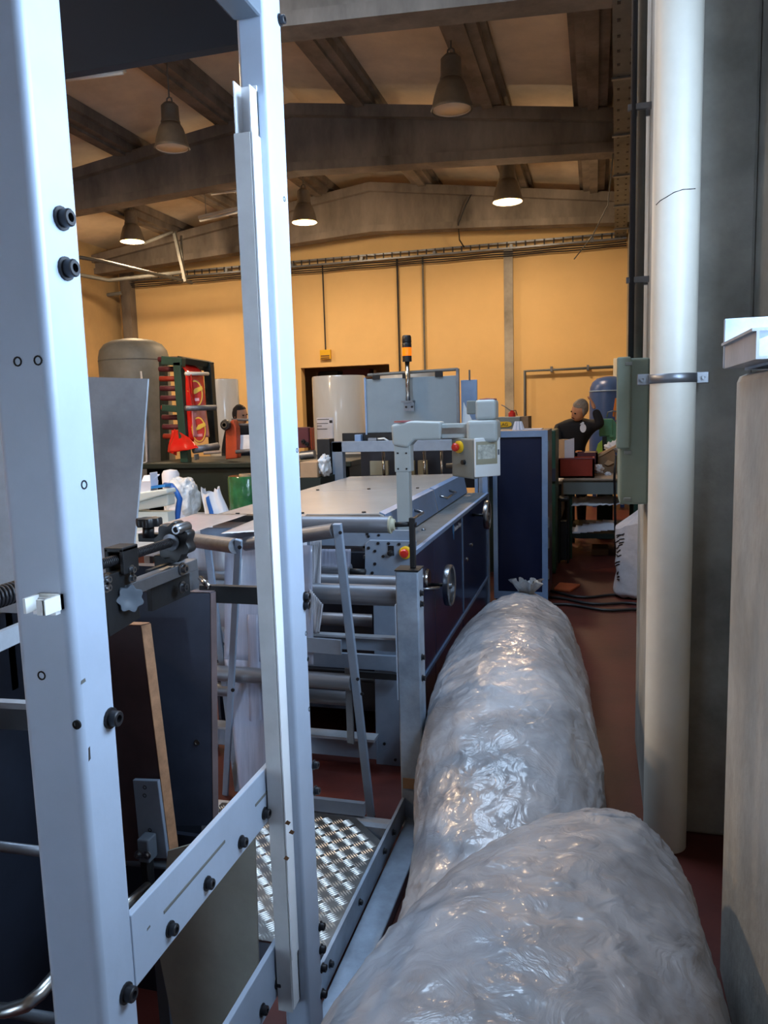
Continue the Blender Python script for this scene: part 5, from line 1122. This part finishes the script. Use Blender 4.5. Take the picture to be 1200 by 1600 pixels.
MB().box((a[0], 8.6, za), (b[0], 8.62, b[2])).box((a[0], 8.88, za), (b[0], 8.9, b[2])).box((a[0], 8.6, za), (a[0]+.02, 8.9, b[2])).box((b[0]-.02, 8.6, za), (b[0], 8.9, b[2])).box((a[0], 8.6, za), (b[0], 8.9, za+.02)).build('box', 'crate_maroon', rc2)
MB().prism([(a[0]+.05, 8.64, b[2]-.05), (b[0]-.04, 8.64, b[2]-.05), (b[0]-.02, 8.87, b[2]-.01), (a[0]+.1, 8.87, b[2]-.01)], (0, 0, .01)).build('lid_sheet', 'cardboard', rc2)
tag(MB().box((-0.218, 8.9, 1.047), (-0.143, 9.02, 1.068)).build('orange_tool', 'cloth_orange', bevel=.01), 'small orange tool lying by the worker hand', 'tool')
bdr = thing('white_carton', (-0.286, 8.25, 1.031), 'upright pale carton with one white side on the red crate', 'box')
a, b, c = (-0.371, 8.25, 1.033), (-0.311, 8.2, 1.227), (-0.215, 8.25, 1.23)
MB().prism([(a[0], 8.28, za), (b[0], 8.2, za), (c[0], 8.26, za), (b[0]-.02, 8.36, za)], (0, 0, b[2]-za)).build('carton_body', 'cardboard', bdr)
MB().prism([(b[0]+.001, 8.198, za), (c[0]+.001, 8.258, za), (c[0]+.001, 8.258, c[2]+.01), (b[0]+.001, 8.198, c[2]-.01)], (0, -.003, 0)).build('white_side', 'paper', bdr)
ca = thing('tilted_carton', (0.133, 8.7, 0.83), 'open brown carton tilted on the bench beside the electrical box', 'box')
MB().prism([(0.025, 8.7, 0.866), (0.011, 8.7, 1.027), (0.184, 8.7, 1.108), (0.28, 8.7, 0.815), (0.099, 8.7, 0.816)], (0, .3, 0)).build('carton_body', 'kraft', ca)
MB().prism([(0.024, 8.69, 1.028), (0.276, 8.69, 1.176), (0.283, 8.69, 1.155), (0.031, 8.69, 1.007)], (0, .1, 0)).build('flap', 'cardboard', ca)
MB().prism([(0.092, 8.68, 0.937), (0.131, 8.68, 0.978), (0.198, 8.68, 0.95), (0.132, 8.68, 0.916)], (0, .02, 0)).build('torn_flap', 'cardboard', ca)
tag(MB().box((0.221, 8.5, 0.846), (0.294, 8.6, 1.077)).build('grey_bin', 'box_green', bevel=.02), 'grey green bin between the carton and the electrical box', 'bin')
tag(MB().tube([(0.192, 7.9, 1.073), (0.182, 7.9, 0.864), (0.192, 7.95, 0.507), (0.202, 7.95, 0.117)], .012, 8).build('hanging_cable', 'cable', smooth=True), 'dark cable hanging down in front of the wooden bench', 'cable')
tag(MB().box((-0.035, 8.3, -0.144), (0.137, 8.6, 0.069)).build('cardboard_box', 'kraft', bevel=.004), 'small brown carton on floor below the bench shelf', 'box')
ch = thing('stool', (-0.343, 7.9, 0.05), 'dark slim metal stool before the wooden bench', 'stool')
MB().box((-0.356, 7.8, 0.627), (-0.255, 8.0, 0.665)).build('seat', 'black_plastic', ch, bevel=.01)
MB().box((-0.362+.03, 7.82, .03), (-0.255-.02, 7.98, 0.427)).build('body', 'black_metal', ch)
sx0, sx1 = -0.349, -0.261; sz = 0.628
for x in (sx0, sx1):
    for y in (7.82, 7.98): MB().cyl((x, y, 0), (x, y, sz), .010, 8).build('leg', 'black_metal', ch)
# woven sack by the right wall
sk = thing('woven_sack', (.27, 6.6, 0), 'white woven sack with black printed letters by the right wall', 'sack')
sx = 0.281+.03
def sf(u, v):
    a = 2*PI*u; b = v
    rx = .16*(1-.10*b)*(1+.06*math.sin(a*3+b*4)); ry = .16*(1-.25*b)
    f = lambda q: math.copysign(abs(q)**.75, q)
    k = min(1, b*6+.75)
    z = .62*b + .05*b*math.cos(a-.2) + .02*noise.noise(Vector((math.cos(a)*2, math.sin(a)*2, b*6)))
    return Vector((sx+rx*k*f(math.cos(a))+.02*noise.noise(Vector((math.cos(a)*2, b*5, 3))), 6.5+ry*k*f(math.sin(a)), z+.003))
MB().grid(sf, 44, 22).build('sack_body', 'sack', sk, True)
MB().grid(lambda u, v: sf(u, 1).lerp(Vector((sx+.09+.03*math.cos(2*PI*u), 6.45+.03*math.sin(2*PI*u), .735+.02*math.sin(2*PI*u*3))), v), 30, 5).build('sack_mouth', 'sack', sk, True)
def stroke(u0, v0, u1, v1, w=.008):
    pts = [sf(u0+(u1-u0)*k/4, v0+(v1-v0)*k/4) for k in range(5)]
    c0 = Vector((sx, 6.5, 0)); pts = [p+(Vector((p.x, p.y, 0))-c0).normalized()*.003 for p in pts]
    MB().tube(pts, w*.55, 4).build('letter_stroke', 'ink', sk)
for (a, b, c, d) in ((.58,.90,.66,.88),(.59,.86,.67,.90),(.62,.82,.67,.84),(.57,.80,.62,.81),(.62,.78,.67,.80),(.61,.75,.66,.77),(.57,.72,.62,.74),(.58,.67,.64,.69),(.57,.63,.60,.62),(.60,.60,.65,.61),(.57,.50,.64,.52),(.58,.46,.64,.47),(.57,.34,.63,.36),(.57,.30,.64,.31),(.57,.27,.63,.27)):
    stroke(a, b, c, d)
# cables on the floor
for i, (y0, y1, amp_, lab) in enumerate(((6.05, 5.95, .05, 'nearest black cable lying across the red aisle floor'), (6.25, 6.1, .06, 'middle black cable lying across the red aisle floor'), (6.45, 6.35, .08, 'farthest black cable lying across the red aisle floor'))):
    pts = [(-.36+.84*k/12, y0+(y1-y0)*k/12+amp_*math.sin(k*.75+i), .014) for k in range(13)]
    tag(MB().tube(pts, .012, 8).build('floor_cable', 'cable', smooth=True), lab, 'cable', 'cables on the aisle floor')
tag(MB().prism([(-.34, 6.6, .001), (-.2, 6.55, .001), (-.12, 6.8, .001), (-.3, 6.85, .001)], (0, 0, .02)).build('floor_rag', 'red_cloth', bevel=.005), 'rusty red rag on floor by the cabinet foot', 'rag')
